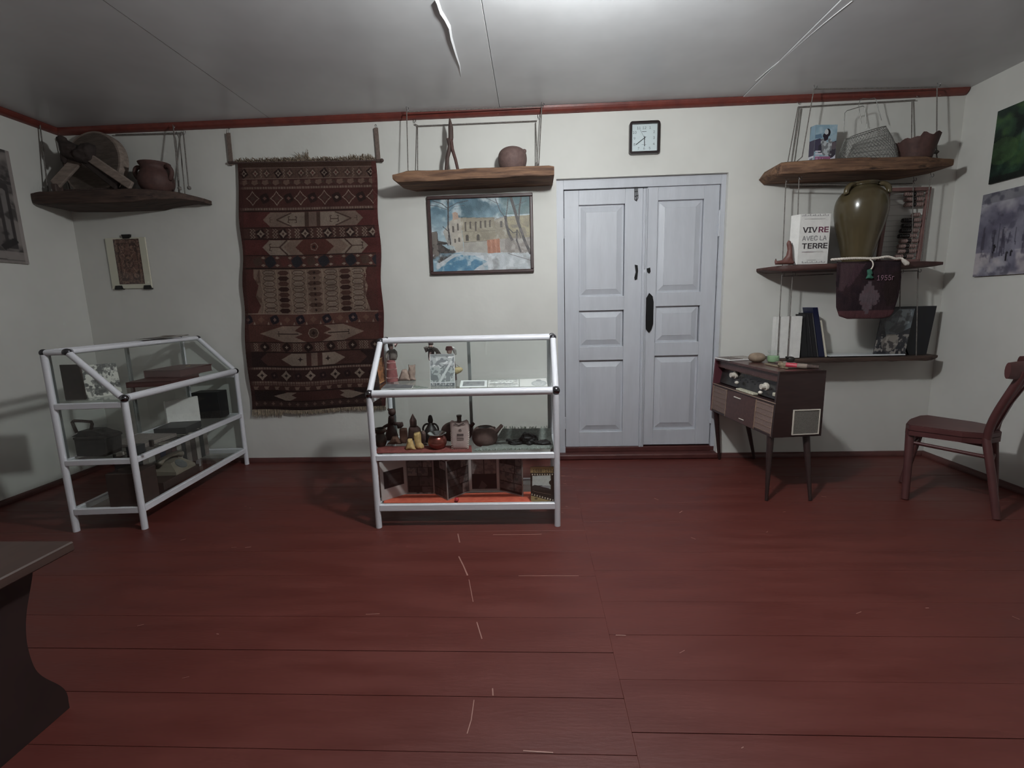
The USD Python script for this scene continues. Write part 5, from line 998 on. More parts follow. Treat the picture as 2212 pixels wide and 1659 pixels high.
# left shelf
xa, xb = XL+.012, X(437, 420, 3.55)
zt = 2.092
t = T('hanging_shelf', 'dark boat-shaped plank shelf hung on cords in the left corner', 'shelf', ((xa+xb)/2, 3.5, zt-.07))
t.part('plank', plank([(xa, 3.36, YB, zt-.004, zt-.075), (xa+.05, 3.35, YB, zt, zt-.085), (xa+.35, 3.35, YB, zt, zt-.095), (xa+.75, 3.36, YB, zt, zt-.095), (xb-.3, 3.38, YB, zt-.002, zt-.08), (xb-.12, 3.45, YB, zt-.012, zt-.06), (xb, 3.55, YB, zt-.04, zt-.07)], 1), 'plank_dark', smooth=40)
hk = [A(86, 266, 3.5), A(373, 272, 3.6), A(72, 277, 3.52)]
cords(t, [[(XL+.03, 3.5, H-.01), (xa+.06, 3.43, zt+.004)], [(XL+.02, 3.62, H-.07), (xa+.05, 3.62, zt+.004)],
          [A(374, 272, 3.58), (X(386, 390, 3.46), 3.46, Zp(386, 390, 3.46))], [A(381, 285, YB-.02), A(388, 300, YB-.03), (X(397, 400, 3.6), 3.6, zt+.006)], [A(396, 286, YB-.02), (X(406, 394, 3.5), 3.5, zt+.012)], [A(250, 291, YB-.016), A(396, 287, YB-.02)]], .0042)
for px, py in ((386, 391), (407, 394)): t.part('cord_knot', blob((X(px, py, 3.47), 3.47, zt+.014), (.014, .012, .014), 2, .2), 'cord_grey', smooth=True)
hooks(t, [A(374, 272, 3.58)+[0, 0, .01], A(397, 286, YB-.01)+[0, 0, .015]])

# centre shelf
zt = 2.138
xa, xb = X(848, 377, 3.38), X(1197, 362, 3.38)
t = T('hanging_shelf', 'light brown thick plank shelf hung on cords above the oil painting', 'shelf', ((xa+xb)/2, 3.5, zt-.09))
t.part('plank', plank([(xa, 3.375, 3.43, zt-.02, zt-.05), (xa+.012, 3.37, 3.5, zt-.018, zt-.075), (xa+.1, 3.37, YB, zt, zt-.074), (xa+.4, 3.37, YB, zt, zt-.072), (xa+.75, 3.37, YB, zt+.002, zt-.07), (xb-.004, 3.37, YB, zt, zt-.068), (xb, 3.374, YB, zt-.004, zt-.064)], 2), 'plank_old', smooth=40)
fl, fr_ = np.array([-.852, 3.528, H]), np.array([.087, 3.56, H])
cords(t, [[fl-[0, 0, .035], (X(881, 362, 3.47), 3.47, zt+.03), (X(888, 367, 3.45), 3.45, zt-.002)], [fl-[0, 0, .035], fr_-[0, 0, .025]], [fr_-[0, 0, .025], (X(1163, 352, 3.5), 3.5, zt+.002)],
          [A(902, 272, YB-.01), (X(901, 363, 3.6), 3.6, zt+.002)], [A(896, 268, YB-.008), A(904, 272, YB-.012), A(1160, 261, YB-.012)], [A(1157, 265, YB-.01), (X(1161, 345, 3.52), 3.52, zt+.02), (X(1164, 357, 3.5), 3.5, zt+.003)]], .0036)
t.part('cord_knot', blob((X(1159, 346, 3.52), 3.515, zt+.045), (.012, .011, .016), 2, .25), 'cord_grey', smooth=True)
hooks(t, [fl, fr_, A(894, 262, YB)+[0, 0, .02], A(1162, 252, YB)+[0, 0, .015]])

# right shelves, three tiers
def tier(label, xs, yfr, zt, th, mat, seed, tip):
    t = T('hanging_shelf', label, 'shelf', ((xs[0]+xs[-1])/2, 3.5, zt-th))
    st = [(x, yfr(k), YB, zt-(tip[0] if k == 0 else tip[1] if k == len(xs)-1 else 0), zt-th*(.62 if k in (0, len(xs)-1) else 1)) for k, x in enumerate(xs)]
    t.part('plank', plank(st, seed), mat, smooth=40); return t
zt1 = 2.108
x1 = [X(1658, 378, 3.52), X(1690, 352, 3.4), 1.9, 2.2, X(2000, 350, 3.38), X(2061, 345, 3.44)]
t = tier('topmost brown plank shelf of the three hung in the right corner', x1, lambda k: (3.52, 3.4, 3.36, 3.36, 3.38, 3.44)[k], zt1, .085, 'plank_old', 3, (.05, .012))
L, R = np.array([1.871, 3.474, H]), np.array([2.694, 3.53, H])
cords(t, [[L-[0, 0, .03], (X(1733, 335, 3.45), 3.45, zt1+.04), (X(1715, 346, 3.47), 3.47, zt1)], [L-[0, 0, .03], R-[0, 0, .03]], [R-[0, 0, .03], (X(2025, 315, 3.5), 3.5, zt1+.04), (X(2026, 336, 3.5), 3.5, zt1)],
          [A(1724, 231, YB-.01), A(1977, 216, YB-.012)], [A(1724, 231, YB-.012), (X(1700, 350, 3.58), 3.58, zt1)], [A(1730, 233, YB-.01), (X(1709, 348, 3.6), 3.6, zt1)], [A(1970, 217, YB-.01), (X(1976, 285, 3.6), 3.6, zt1)]], .0036)
hooks(t, [L, R, A(1722, 222, YB)+[0, 0, .02], A(1979, 204, YB)+[0, 0, .01]])
t.part('cord_knot', blob((X(2023, 317, 3.5), 3.5, zt1+.05), (.02, .012, .012), 2, .3), 'cord_grey', smooth=True)
zt2 = 1.442
x2 = [X(1652, 577, 3.52), X(1690, 574, 3.4), 1.9, 2.3, X(2000, 562, 3.38), X(2037, 562, 3.44)]
t = tier('middle dark red plank shelf of the three in the right corner, under the olive jar', x2, lambda k: (3.52, 3.4, 3.35, 3.35, 3.38, 3.44)[k], zt2, .04, 'plank_red', 4, (.004, .004))
zb1 = zt1-.09
for px0, px1, yy in ((1697, 1691, 3.5), (1725, 1721, 3.44), (2008, 1991, 3.5), (1972, 1970, 3.6)):
    xx0, xx1 = X(px0, 400, yy), X(px1, 560, yy); hooks(t, [(xx0, yy, zb1+.01)]); cords(t, [[(xx0, yy, zb1-.012), (xx1, yy, zt2)]], .0034)
cords(t, [[A(1697, 398, 3.5), A(1990, 402, 3.5)], [A(1705, 404, YB-.014), A(1975, 396, YB-.012)]], .0034)
zt3 = .792
x3 = [1.64, 1.75, 2.2, X(2000, 775, 3.5), X(2018, 776, 3.54)]
t = tier('lowest dark plank shelf of the three in the right corner, beside the radio', x3, lambda k: (3.47, 3.46, 3.45, 3.46, 3.52)[k], zt3, .034, 'plank_dark', 5, (.002, .002))
for px0, px1, yy in ((1690, 1680, 3.46), (1720, 1708, 3.42), (1944, 1942, 3.52), (1984, 1980, 3.46)):
    xx0, xx1 = X(px0, 600, yy), X(px1, 765, yy)
    hooks(t, [(xx0, max(yy, 3.47), zt2-.04)]); cords(t, [[(xx0, max(yy, 3.47), zt2-.062), (xx1, max(3.462, yy), zt3 if yy > 3.5 else zt3+.004)]], .0034)
cords(t, [[A(1944, 586, 3.5), A(1984, 585, 3.5)], [A(1688, 597, 3.5), A(1800, 592, 3.5)]], .0034)

# ------------------------------------------------------------------ on the left shelf
zt = 2.092
y = 3.575
c = np.array([X(206, 345, y), y, 0]); R_ = .232; c[2] = zt+R_*.97
def disc(rings, tilt=.16, yaw=-.12, sx=1.06):
    m = lathe(rings, (0, 0, 0), 48); v = np.array(m.vertices); v = np.stack([v[:, 0]*sx, v[:, 2], v[:, 1]], 1)
    ct, st_ = math.cos(tilt), math.sin(tilt); v = np.stack([v[:, 0], v[:, 1]*ct+v[:, 2]*st_, -v[:, 1]*st_+v[:, 2]*ct], 1)
    cy, sy = math.cos(yaw), math.sin(yaw); v = np.stack([v[:, 0]*cy-v[:, 1]*sy, v[:, 0]*sy+v[:, 1]*cy, v[:, 2]], 1)
    m2 = trimesh.Trimesh(v+c, np.array(m.faces)[:, ::-1], process=False); return m2
t = T('wooden_drum', 'large round greyish brown sieve-like drum leaning in the left corner on the plank shelf', 'drum', (c[0], y, zt))
t.part('hoop', disc([(R_-.014, -.034), (R_, -.032), (R_+.002, 0), (R_, .034), (R_-.014, .034), (R_-.016, 0), (R_-.014, -.034)]), 'wood_grey', smooth=40)
t.part('skin', disc([(0, -.022), (R_*.5, -.025), (R_-.012, -.018), (R_-.012, -.012), (0, -.012)]), 'hide', smooth=True)
t.part('rim_band', disc([(R_-.04, -.024), (R_-.034, -.03), (R_-.026, -.024), (R_-.034, -.02), (R_-.04, -.024)]), 'hide_dark', smooth=True)
y = 3.425
t = T('pack_saddle', 'dark wooden pack saddle frame with crossed boards in front of the large drum', 'saddle', (X(205, 395, y), y, zt))
def B(p, q, w, h, y0, y1): return bar((X(*p, y0), y0, Zp(*p, y0)), (X(*q, y1), y1, max(Zp(*q, y1), zt+h*.5)), w, h, .006, up=(0, -1, 0))
t.part('board', B((168, 346), (118, 400), .075, .022, y+.03, y+.0), 'wood_grey')
t.part('board', bar((X(190, 338, y-.01), y-.01, Zp(190, 338, y-.01)), (X(285, 402, y-.03), y-.03, zt+.02), .06, .022, .006, up=(0, -1, 0)), 'wood_grey')
t.part('dark_board', bar((X(165, 330, y-.0), y, Zp(165, 330, y)), (X(250, 396, y-.01), y+.006, zt+.03), .06, .026, .006, up=(0, -1, 0)), 'hide_dark')
t.part('foot_rail', bx(X(117, 395, y), X(268, 395, y), y+.03, y+.06, zt, zt+.035, .006), 'wood_dark'); t.part('foot_rail', bx(X(117, 398, y), X(128, 398, y), y-.03, y+.03, zt, zt+.06, .006), 'wood_dark')
t.part('leather_pad', pillow(S([(130, 300), (140, 297), (150, 305), (170, 314), (190, 308), (208, 315), (210, 330), (206, 348), (190, 356), (172, 352), (150, 345), (138, 335), (134, 320)], y), y-.006, .05, .012, .4, .25, noise=.5, seed=3), 'hide_dark', smooth=True)
t.part('pommel', blob((X(139, 303, y), y-.02, Zp(139, 304, y)), (.034, .028, .026), 3, .2), 'hide_dark', smooth=True); t.part('side_flap', pillow(S([(136, 330), (146, 326), (152, 345), (146, 356), (138, 350)], y), y-.02, .014, .006), 'hide_dark', smooth=True)
y = 3.5
xc = X(338, 390, y); k = X(339, 370, y)-X(338, 370, y)
t = T('clay_jug', 'dark red clay pot with a flared rim and two loop handles on the left shelf', 'jug', (xc, y, zt-.002))
z0 = zt-.002
t.part('body', lathe(np.vstack([[(0, z0)], smooth_prof([(24*k, z0), (31*k, z0+12*k), (32.5*k, z0+26*k), (27*k, z0+40*k), (24.5*k, z0+47*k), (27.5*k, z0+54*k), (29*k, z0+57.5*k)], 24), [(27*k, z0+57*k), (22.5*k, z0+47*k), (25*k, z0+36*k), (0, z0+10*k)]]), (xc, y, 0), 40), 'clay_red', smooth=40)
for sg in (1, -1): t.part('handle', tube(spline([(xc+sg*27*k, y-.01, z0+48*k), (xc+sg*34*k, y-.02, z0+49*k), (xc+sg*39*k, y-.02, z0+42*k), (xc+sg*37*k, y-.016, z0+31*k), (xc+sg*31*k, y-.01, z0+24*k)], 14), 4.3*k, 10), 'clay_red', smooth=True)

# ------------------------------------------------------------------ on the centre shelf
zt = 2.138; y = 3.5
t = T('forked_wood', 'dark forked wooden hook standing on the centre shelf', 'wooden tool', (X(978, 360, y), y, zt))
t.part('stem', tube([tuple(A(a_, b_, y+.0)) for a_, b_ in ((971.5, 257), (973.5, 275), (974, 296), (972, 318), (966.5, 340))]+[(X(961, 361, y), y+.03, zt+.002)], [.006, .017, .018, .016, .014, .013], 8), 'wood_dark', smooth=True)
t.part('prong', tube([tuple(A(974, 302, y-.004)), tuple(A(977, 322, y-.012)), tuple(A(984, 345, y-.02)), (X(990, 362, y-.03), y-.03, zt+.001)], [.014, .0115, .0105, .01], 8), 'clay_red', smooth=True)
t.part('stump', tube([tuple(A(972, 318, y)), tuple(A(967, 299, y-.004))], [.013, .010], 8), 'wood_dark', smooth=True)
y = 3.53; xc = X(1107, 345, y); k = X(1108, 345, y)-X(1107, 345, y)
t = T('clay_pot', 'round brown clay pot with a small nub on the centre shelf', 'pot', (xc, y, zt))
t.part('body', lathe(np.vstack([[(0, zt)], smooth_prof([(20*k, zt), (27*k, zt+10*k), (31*k, zt+26*k), (28*k, zt+41*k), (17*k, zt+49.5*k), (0, zt+51*k)], 26)]), (xc, y, 0), 40), 'clay_brown', smooth=True)
t.part('nub', lathe(smooth_prof([(5*k, -4*k), (3*k, 2*k), (0, 3.6*k)], 8), (0, 0, 0), 12).apply_transform(trimesh.transformations.translation_matrix((xc+27*k, y-.02, zt+42*k)) @ trimesh.transformations.rotation_matrix(.9, (0, 1, 0))), 'clay_brown', smooth=True)

# ------------------------------------------------------------------ on the top right shelf
zt = zt1+.003; y = 3.48
a, b = np.array([X(1757, 345, y), y, zt]), np.array([X(1806, 341, y), y+.012, zt]); bh = Zp(1760, 270, y)-zt
cv = Cv(52, 78, 130, 195, (130, 162, 180)); cv.tint((166, 190, 202), .08, 3, .8); cv.poly([(0, 30), (12, 27), (20, 31), (20, 52), (0, 54)], (66, 60, 84)); cv.poly([(52, 32), (40, 36), (34, 60), (38, 66), (52, 52)], (58, 50, 62)); cv.ell(46, 42, 8, 8, (96, 84, 92)); cv.poly([(0, 20), (14, 18), (18, 26), (0, 28)], (92, 124, 150)); cv.poly([(34, 24), (50, 18), (52, 28), (36, 34)], (150, 176, 190))
cv.poly([(14, 34), (22, 28), (30, 36), (40, 30), (42, 42), (34, 62), (22, 62), (18, 44)], (176, 182, 186)); cv.tint((112, 114, 118), .2, 9, .9, .46, .56, (cv.X > 14) & (cv.X < 42) & (cv.Y > 28) & (cv.Y < 62)); cv.ell(30, 16, 6.4, 8.4, (30, 28, 34)); cv.ell(26.6, 15, 4.6, 6.6, (190, 196, 200)); cv.poly([(21, 17), (27, 20), (33, 17), (31, 30), (23, 33), (20, 24)], (44, 32, 46)); cv.ell(21.5, 22, 3, 4, (40, 32, 44))
cv.poly([(10, 42), (16, 38), (18, 56), (10, 60)], (48, 44, 60)); cv.rect(3, 52, 16, 55, (200, 192, 206)); cv.rect(3, 57, 20, 60, (206, 200, 212)); cv.rect(3, 62, 14, 64, (196, 188, 204)); cv.rect(3, 64, 40, 78, (150, 84, 122)); cv.rect(40, 60, 52, 78, (202, 200, 214)); cv.poly([(40, 62), (52, 52), (52, 60), (46, 66), (40, 68)], (52, 44, 58))
for x0_, y0_, x1_, y1_ in ((6, 66, 7.2, 70), (9, 66, 10, 70), (5, 71, 12, 72), (15, 66, 15.8, 76), (18, 70, 18.8, 77), (21, 67, 21.8, 76)): cv.rect(x0_, y0_, x1_, y1_, (206, 178, 200))
t = T('standing_book', 'book with a bearded man on its blue and pink cover, on the top right shelf', 'book', (a+b)/2)
t.part('pages', slab(a+[0, .002, .002], b+[-.003, .002, .002], bh-.004, .042), 'paper'); t.part('cover_board', slab(a, b, bh, .003), 'paper_dull'); t.part('cover_print', front_print(cv, a, b, bh), 'print_gloss')
cv2 = Cv(12, 78, 24, 120, (120, 150, 168)); cv2.rect(0, 30, 12, 62, (60, 54, 76)); cv2.rect(0, 62, 12, 78, (190, 190, 200)); cv2.rect(3, 66, 10, 74, (96, 104, 116))
sp0 = a+[-.012, .04, 0]; t.part('spine', slab(sp0, a+[-.0, .0, 0], bh, .003), 'paper_dull'); t.part('spine_print', front_print(cv2, sp0, a, bh), 'print_gloss')

y = 3.51; xc = X(1876, 330, y); k = X(1877, 330, y)-X(1876, 330, y)
def basket_pt(u, s):
    """u around, s up from the base to the slanting rim."""
    bx_, by_ = 63*k*math.cos(u), 20*k*math.sin(u); tx_, ty_ = 42*k*math.cos(u)-11*k, 13*k*math.sin(u)
    zr = zt+(61+ (math.cos(u)*11))*k; e = s+.18*math.sin(s*math.pi); e2 = s**1.5
    return np.array([xc+(1-e2)*bx_*(1+.05*math.sin(s*3.1))+e2*tx_, y+(1-e2)*by_*1.25+e2*ty_*1.2, zt+.004+(zr-zt)*s])
t = T('wire_basket', 'grey wire mesh basket with two wire handles on the top right shelf', 'basket', (xc, y, zt))
ms = []; NW = 46
for d in (1, -1):
    for i in range(NW):
        ms.append(tube([basket_pt(2*np.pi*(i/NW+d*.16*s), s) for s in np.linspace(0, 1, 9)], .0010, 3))
for s in np.linspace(.12, .88, 6): ms.append(tube([basket_pt(u, s) for u in np.linspace(0, 2*np.pi, 41)[:-1]], .0009, 3, closed=True))
t.part('wire_mesh', cat(ms), 'wire', kind='stuff', smooth=True)
t.part('rim', tube([basket_pt(u, 1) for u in np.linspace(0, 2*np.pi, 49)[:-1]], .0028, 6, closed=True), 'wire', smooth=True)
t.part('base_ring', tube([basket_pt(u, 0) for u in np.linspace(0, 2*np.pi, 49)[:-1]], .003, 6, closed=True), 'wire', smooth=True)
for yy, pts in ((y-.03, [(1823, 287), (1824, 262), (1825, 244), (1830, 239), (1850, 233), (1864, 229), (1868, 232), (1870, 252), (1872, 279)]), (y+.03, [(1861, 267), (1858, 250), (1855, 228), (1858, 216), (1864, 213), (1878, 214), (1889, 212), (1893, 216), (1897, 236), (1904, 260)])):
    pp = [A(a_, b_, yy) for a_, b_ in pts]; t.part('handle', tube(pp, .0024, 6), 'wire', smooth=True)
y = 3.51; xc = X(1978, 332, y); k = X(1979, 320, y)-X(1978, 320, y)
m = lathe([(0, zt), (29*k, zt), (33*k, zt+16*k), (37*k, zt+32*k), (41*k, zt+48*k), (38*k, zt+48*k), (34*k, zt+32*k), (0, zt+8*k)], (xc, y, 0), 48)
v = np.array(m.vertices); an = np.arctan2(v[:, 1]-y, v[:, 0]-xc); hi = v[:, 2] > zt+30*k
v[hi, 2] += ((meshkit.fbm(np.stack([np.cos(an)*3+5, np.sin(an)*3+5, 0*an], 1), 3, 5)-.5)*22*k+np.cos(an)*5*k)[hi]; m.vertices = v
obj('clay_bowl_fragment', m, 'clay_red', 'broken dark clay vessel with a jagged rim, right end of the top shelf', 'pot', smooth=35)

# ------------------------------------------------------------------ on the middle right shelf
zt = zt2+.004; y = 3.42
a, b = np.array([X(1722, 569, y), y, zt]), np.array([X(1789, 566, y), y+.01, zt]); bh = Zp(1722, 463, y)-zt
u_ = (b-a)/np.linalg.norm(b-a)
t = T('standing_book', 'thick white book titled VIVRE AVEC LA TERRE standing on the middle right shelf', 'book', (a+b)/2)
t.part('pages', slab(a+[.003, .002, .003], b+[-.004, .002, .003], bh-.006, .05), 'book_cream'); t.part('cover_board', slab(a, b, bh, .0035), 'paper'); t.part('back_board', slab(a+[0, .052, 0], b+[0, .052, 0], bh, .0035), 'text_plum', label='plum coloured back cover')
sp0 = a+[-.035, .05, 0]; t.part('spine', slab(sp0, a, bh, .0035), 'paper')
O = a+np.array([0, -.0012, 0]); w_ = np.linalg.norm(b-a)
for s_, zz, hh, m_, ww, bo in (('VIV', .635, .034, 'text_dark', .5, True), ('RE', .635, .034, 'text_plum', .33, True), ('AVEC LA', .475, .03, 'text_grey', .8, False), ('TERRE', .315, .034, 'text_dark', .84, True)):
    off = .1 if s_ != 'RE' else .6
    t.part('title_lettering', text(s_, hh, O+u_*(w_*off)+np.array([0, 0, bh*zz]), u=u_, bold=bo, width=w_*ww if s_ != 'VIV' else w_*.47), m_, under=None)
for zz, x0_, x1_, m_ in ((.9, .14, .8, 'text_grey'), (.25, .12, .8, 'text_grey'), (.24, .12, .5, 'text_pink'), (.08, .3, .6, 'text_grey')): t.part('printed_line', bx(0, w_*(x1_-x0_), 0, .0006, 0, .0014).apply_translation(O+u_*w_*x0_+np.array([0, 0, bh*zz])), m_)
dm = []
for i in range(17):
    for zz in (.955, .02):
        if zz > .5 or i > 1: dm.append(bx(0, .004, 0, .0006, 0, .005+.004*(i % 3)).apply_translation(O+u_*(w_*(.05+i*.053))+np.array([0, 0, bh*zz])))
t.part('border_print', cat(dm), 'text_grey', kind='stuff')
d_ = (a-sp0)/np.linalg.norm(a-sp0); t.part('spine_lettering', text('VIVRE', .012, sp0+d_*.022+np.array([0, -.001, bh*.3])-np.array([.001, 0, 0]), u=(0, 0, 1), v=-d_, bold=True), 'text_dark')
y = 3.41; t = T('carved_boot', 'small reddish boot-shaped carving beside the white VIVRE book', 'ornament', (X(1695, 568, y), y, zt))
zo = zt-Zp(1695, 572, y)
t.part('carving', pillow([(p[0], max(zt, p[1]+zo)) for p in S([(1674, 572), (1673, 565), (1676, 558), (1678, 564), (1690, 562), (1698, 552), (1701, 540), (1699, 526), (1703, 519), (1708, 521), (1711, 531), (1712, 548), (1714, 562), (1717, 567), (1713, 572)], y)], y, .018, .006, noise=.2), 'horn_red', smooth=True)
y = 3.455; xc = X(1851, 550, y); k = X(1867, 480, y)-X(1866, 480, y); z0 = zt2+.002; top = Zp(1866, 395, y)
hh = (top-z0)
pr = [(33*k, z0), (36*k, z0+.06*hh), (45*k, z0+.25*hh), (57*k, z0+.47*hh), (63*k, z0+.66*hh), (61*k, z0+.78*hh), (50*k, z0+.88*hh), (36*k, z0+.935*hh), (31*k, z0+.96*hh)]
pr = [(r*.8, z) for r, z in pr]
t = T('olive_jar', 'large olive glazed two-handled jar on the middle right shelf', 'jar', (xc, y, z0))
t.part('body', lathe(np.vstack([[(0, z0)], smooth_prof(pr, 40), [(27.5*k, z0+.985*hh), (28*k, z0+hh), (24*k, z0+hh), (22*k, z0+.95*hh), (0, z0+.94*hh)]]), (xc, y, 0), 56), 'olive_glaze', smooth=50)
t.part('neck_ring', lathe([(26*k, z0+.955*hh), (29*k, z0+.962*hh), (26*k, z0+.97*hh)], (xc, y, 0), 48), 'olive_glaze', smooth=True)
for sg in (-1, 1):
    t.part('handle', tube(spline([(xc+sg*25*k, y-.03, z0+.96*hh), (xc+sg*35*k, y-.045, z0+.965*hh), (xc+sg*42*k, y-.05, z0+.93*hh), (xc+sg*44*k, y-.05, z0+.85*hh)], 14), [5*k]*7+[5.4*k]*7, 10), 'olive_glaze', smooth=True)

# abacus
a, b = np.array([X(1893, 559, 3.585), 3.585, zt2+.004]), np.array([X(1990, 556, 3.585), 3.6, zt2+.004]); aw = np.linalg.norm(b-a); ux = (b-a)/aw; ah = Zp(1985, 404, 3.62)-a[2]; lean = np.array([.05, .035, 0]); uz = np.array([lean[0], lean[1], ah]); uzn = uz/np.linalg.norm(uz); nn = np.cross(ux, uzn)
t = T('abacus', 'wooden abacus with rows of dark and light beads leaning behind the olive jar', 'abacus', (a+b)/2)
fb = lambda p, q, w: bar(p, q, w, .02, .002, up=nn)
t.part('frame_bar', fb(a+uzn*.012, b+uzn*.012, .024), 'abacus_wood'); t.part('frame_bar', fb(a+uz-uzn*.012, b+uz-uzn*.012, .024), 'abacus_wood'); t.part('frame_bar', fb(a+ux*.012, a+ux*.012+uz, .024), 'abacus_wood'); t.part('frame_bar', fb(b-ux*.012, b-ux*.012+uz, .024), 'abacus_wood')
ML = np.linalg.norm(uz); bd = lathe(smooth_prof([(.003, -.006), (.0155, -.003), (.0155, .003), (.003, .006)], 6), (0, 0, 0), 10)
R3 = np.stack([np.cross(uzn, ux), uzn, ux], 1)   # local z along the wire
for r_ in range(13):
    zc = .045+r_*(ML-.09)/12
    if r_ == 9: continue
    t.part('wire', tube([a+ux*.02+uzn*zc, b-ux*.02+uzn*zc], .0014, 5), 'wire', smooth=True)
    n_b = 4 if r_ == 8 else 10; start = aw-.03-n_b*.0126-.004*(r_ % 3) if r_ % 4 else aw-.045-n_b*.0126
    for i in range(n_b):
        t.part('bead', moved(bd, lambda v: v @ R3.T+a+uzn*zc+ux*(start+i*.0126)), 'bead_dark' if i in (4, 5) or (r_ in (4, 5, 6, 7) and i < 4) else 'bead_light', smooth=True)

# woven bag
y = 3.335; cv = Cv(140, 126, 168, 152, (58, 42, 46))
cv.tint((44, 34, 40), .05, 3, .8, .4, .6); cv.poly([(6, 4), (44, 4), (30, 34), (14, 64), (6, 60)], (76, 57, 62)); cv.poly([(36, 6), (60, 4), (30, 50), (22, 56)], (76, 54, 62)); cv.rect(0, 106, 140, 126, (92, 58, 62)); cv.poly([(108, 30), (136, 20), (130, 90), (112, 100), (98, 60)], (50, 38, 38))
for x0_, y0_, x1_, y1_ in ((58, 54, 80, 104), (66, 44, 74, 114), (54, 62, 88, 94), (50, 70, 92, 84), (62, 50, 66, 108)): cv.rect(x0_, y0_, x1_, y1_, (98, 84, 90))
for i in range(14): x = 52+i*3; cv.rect(x, 52+abs(i-6)*3, x+1.4, 64+abs(i-6)*2, (100, 80, 86)); cv.rect(x, 92-abs(i-6)*1, x+1.4, 104-abs(i-6)*2, (100, 80, 86))
cv.grain(.2, .5, .06, seed=2)
ol_ = S([(1808, 566), (1946, 562), (1947, 600), (1941, 640), (1930, 674), (1922, 684), (1905, 688), (1830, 689), (1812, 683), (1806, 664), (1806, 610)], y); gp = Polygon(ol_)
x0_, z0_, x1_, z1_ = gp.bounds; t = T('woven_bag', 'dark woven bag with a pale stepped motif hanging over the middle right shelf', 'bag', ((x0_+x1_)/2, y, z0_))
pm = pillow(ol_, y, .02, .006, .45); v = np.array(pm.vertices); ci = np.clip(((v[:, 0]-x0_)/(x1_-x0_)*(cv.nx-1)).astype(int), 0, cv.nx-1); ri = np.clip(((z1_-v[:, 2])/(z1_-z0_)*(cv.ny-1)).astype(int), 0, cv.ny-1)
t.part('cloth', (v, np.array(pm.faces), lin(cv.c[ri, ci])), 'bag_weave')
cd = [A(1795, 561, y), A(1822, 559, y-.02), A(1860, 558, y-.024), A(1900, 557, y-.024), A(1921, 555, y-.022), A(1936, 559, y-.02), A(1945, 558, y-.014), A(1952, 563, y-.012)]
cp = spline(cd, 60); tw = np.arange(60)*1.1; t.part('drawcord', cat(*[tube(cp+np.stack([0*tw, .004*np.cos(tw+q_), .004*np.sin(tw+q_)], 1), .0052, 6) for q_ in (0, 2.1, 4.2)]), 'white_cord', smooth=True, label='twisted pale cord along the top edge')
t.part('cord_end', pillow(S([(1946, 556), (1956, 560), (1964, 566), (1963, 573), (1955, 574), (1949, 567)], y-.02), y-.02, .014, .004), 'white_cord', smooth=True)
t.part('button_loop', tube(spline([A(1879, 561, y-.026), A(1885, 566, y-.03), A(1886, 573, y-.03), A(1882, 581, y-.03), A(1878, 585, y-.028)], 14), .0042, 8), 'white_cord', smooth=True)
t.part('green_tassel', cat(pillow(S([(1873, 583), (1881, 580), (1885, 590), (1882, 594), (1888, 600), (1883, 603), (1870, 602), (1874, 594)], y-.026), y-.026, .012, .003)), 'green_knot', smooth=True)
t.part('date_lettering', text('1955г', .034, A(1893, 606, y-.0245), width=X(1930, 600, y)-X(1894, 600, y)), 'text_pink', label='woven date lettering')

# ------------------------------------------------------------------ on the lowest right shelf
zt = zt3+.003
def stand(name, label, cat_, pa, pb, ya, yb, hpx, th, mat, lean=(0, 0), cv=None, m2='print_gloss'):
    a, b = np.array([X(*pa, ya), ya, zt]), np.array([X(*pb, yb), yb, zt]); h = Zp(*hpx)-zt
    t = T(name, label, cat_, (a+b)/2); t.part('cover', slab(a, b, h, th, lean), mat)
    if cv is not None: t.part('front_print', front_print(cv, a, b, h, lean), m2)
    return t
stand('white_box', 'plain white card box standing at the left end of the lowest right shelf', 'box', (1672, 775), (1727, 772), 3.48, 3.48, (1727, 683, 3.48), .05, 'paper')
y = 3.5
def lean_book(label, x0p, x1p, c0p, c1p, topy, mat, edge=None, nm='leaning_book'):
    z = zt+.001; a, b, c_, d_ = X(x0p, 775, y), X(x1p, 775, y), X(c0p, topy, y), X(c1p, topy, y); h = Zp(c1p, topy, y)-z
    t = T(nm, label, 'book', ((a+b)/2, y+.05, z)); P = lambda p, q, yy: [(p, yy, z), (q, yy, z+h)]
    t.part('cover', trimesh.convex.convex_hull(np.array(P(a, c_, y)+P(b, d_, y)+P(a, c_, y+.13)+P(b, d_, y+.13))), mat)
    if edge: t.part('spine_strip', trimesh.convex.convex_hull(np.array(P(b-.008, d_-.006, y-.0012)+P(b-.003, d_-.002, y-.0012)+P(b-.008, d_-.006, y+.001)+P(b-.003, d_-.002, y+.001))), edge)
lean_book('black upright book directly right of the plain white box', 1729.5, 1744.5, 1728.5, 1739.5, 687, 'book_black')
lean_book('black book with a dark glossy spine leaning second from the white box', 1745, 1756, 1740, 1746, 679, 'book_black', 'case_grey')
lean_book('narrow grey-edged black book leaning against the tall navy folder', 1756.5, 1768, 1746.5, 1756, 676, 'book_black', 'steel')
lean_book('tall navy blue folder leaning left over the black books', 1768.8, 1781, 1755.6, 1766.5, 664, 'book_navy', None, 'leaning_folder')
lean_book('thin cream booklet leaning on the right of the navy folder', 1782, 1786, 1773, 1775.5, 692, 'book_cream', None, 'leaning_booklet')
p = [A(1788, 0, y) for _ in range(1)]
xL_, xR_ = X(1788, 775, 3.5), X(1950, 775, 3.5)
obj('plastic_folder', bx(xL_, xR_, 3.475, 3.62, zt+.002, zt+.012, .003), 'plastic_clear', 'flat clear plastic folder of papers lying in the middle of the lowest right shelf', 'folder')
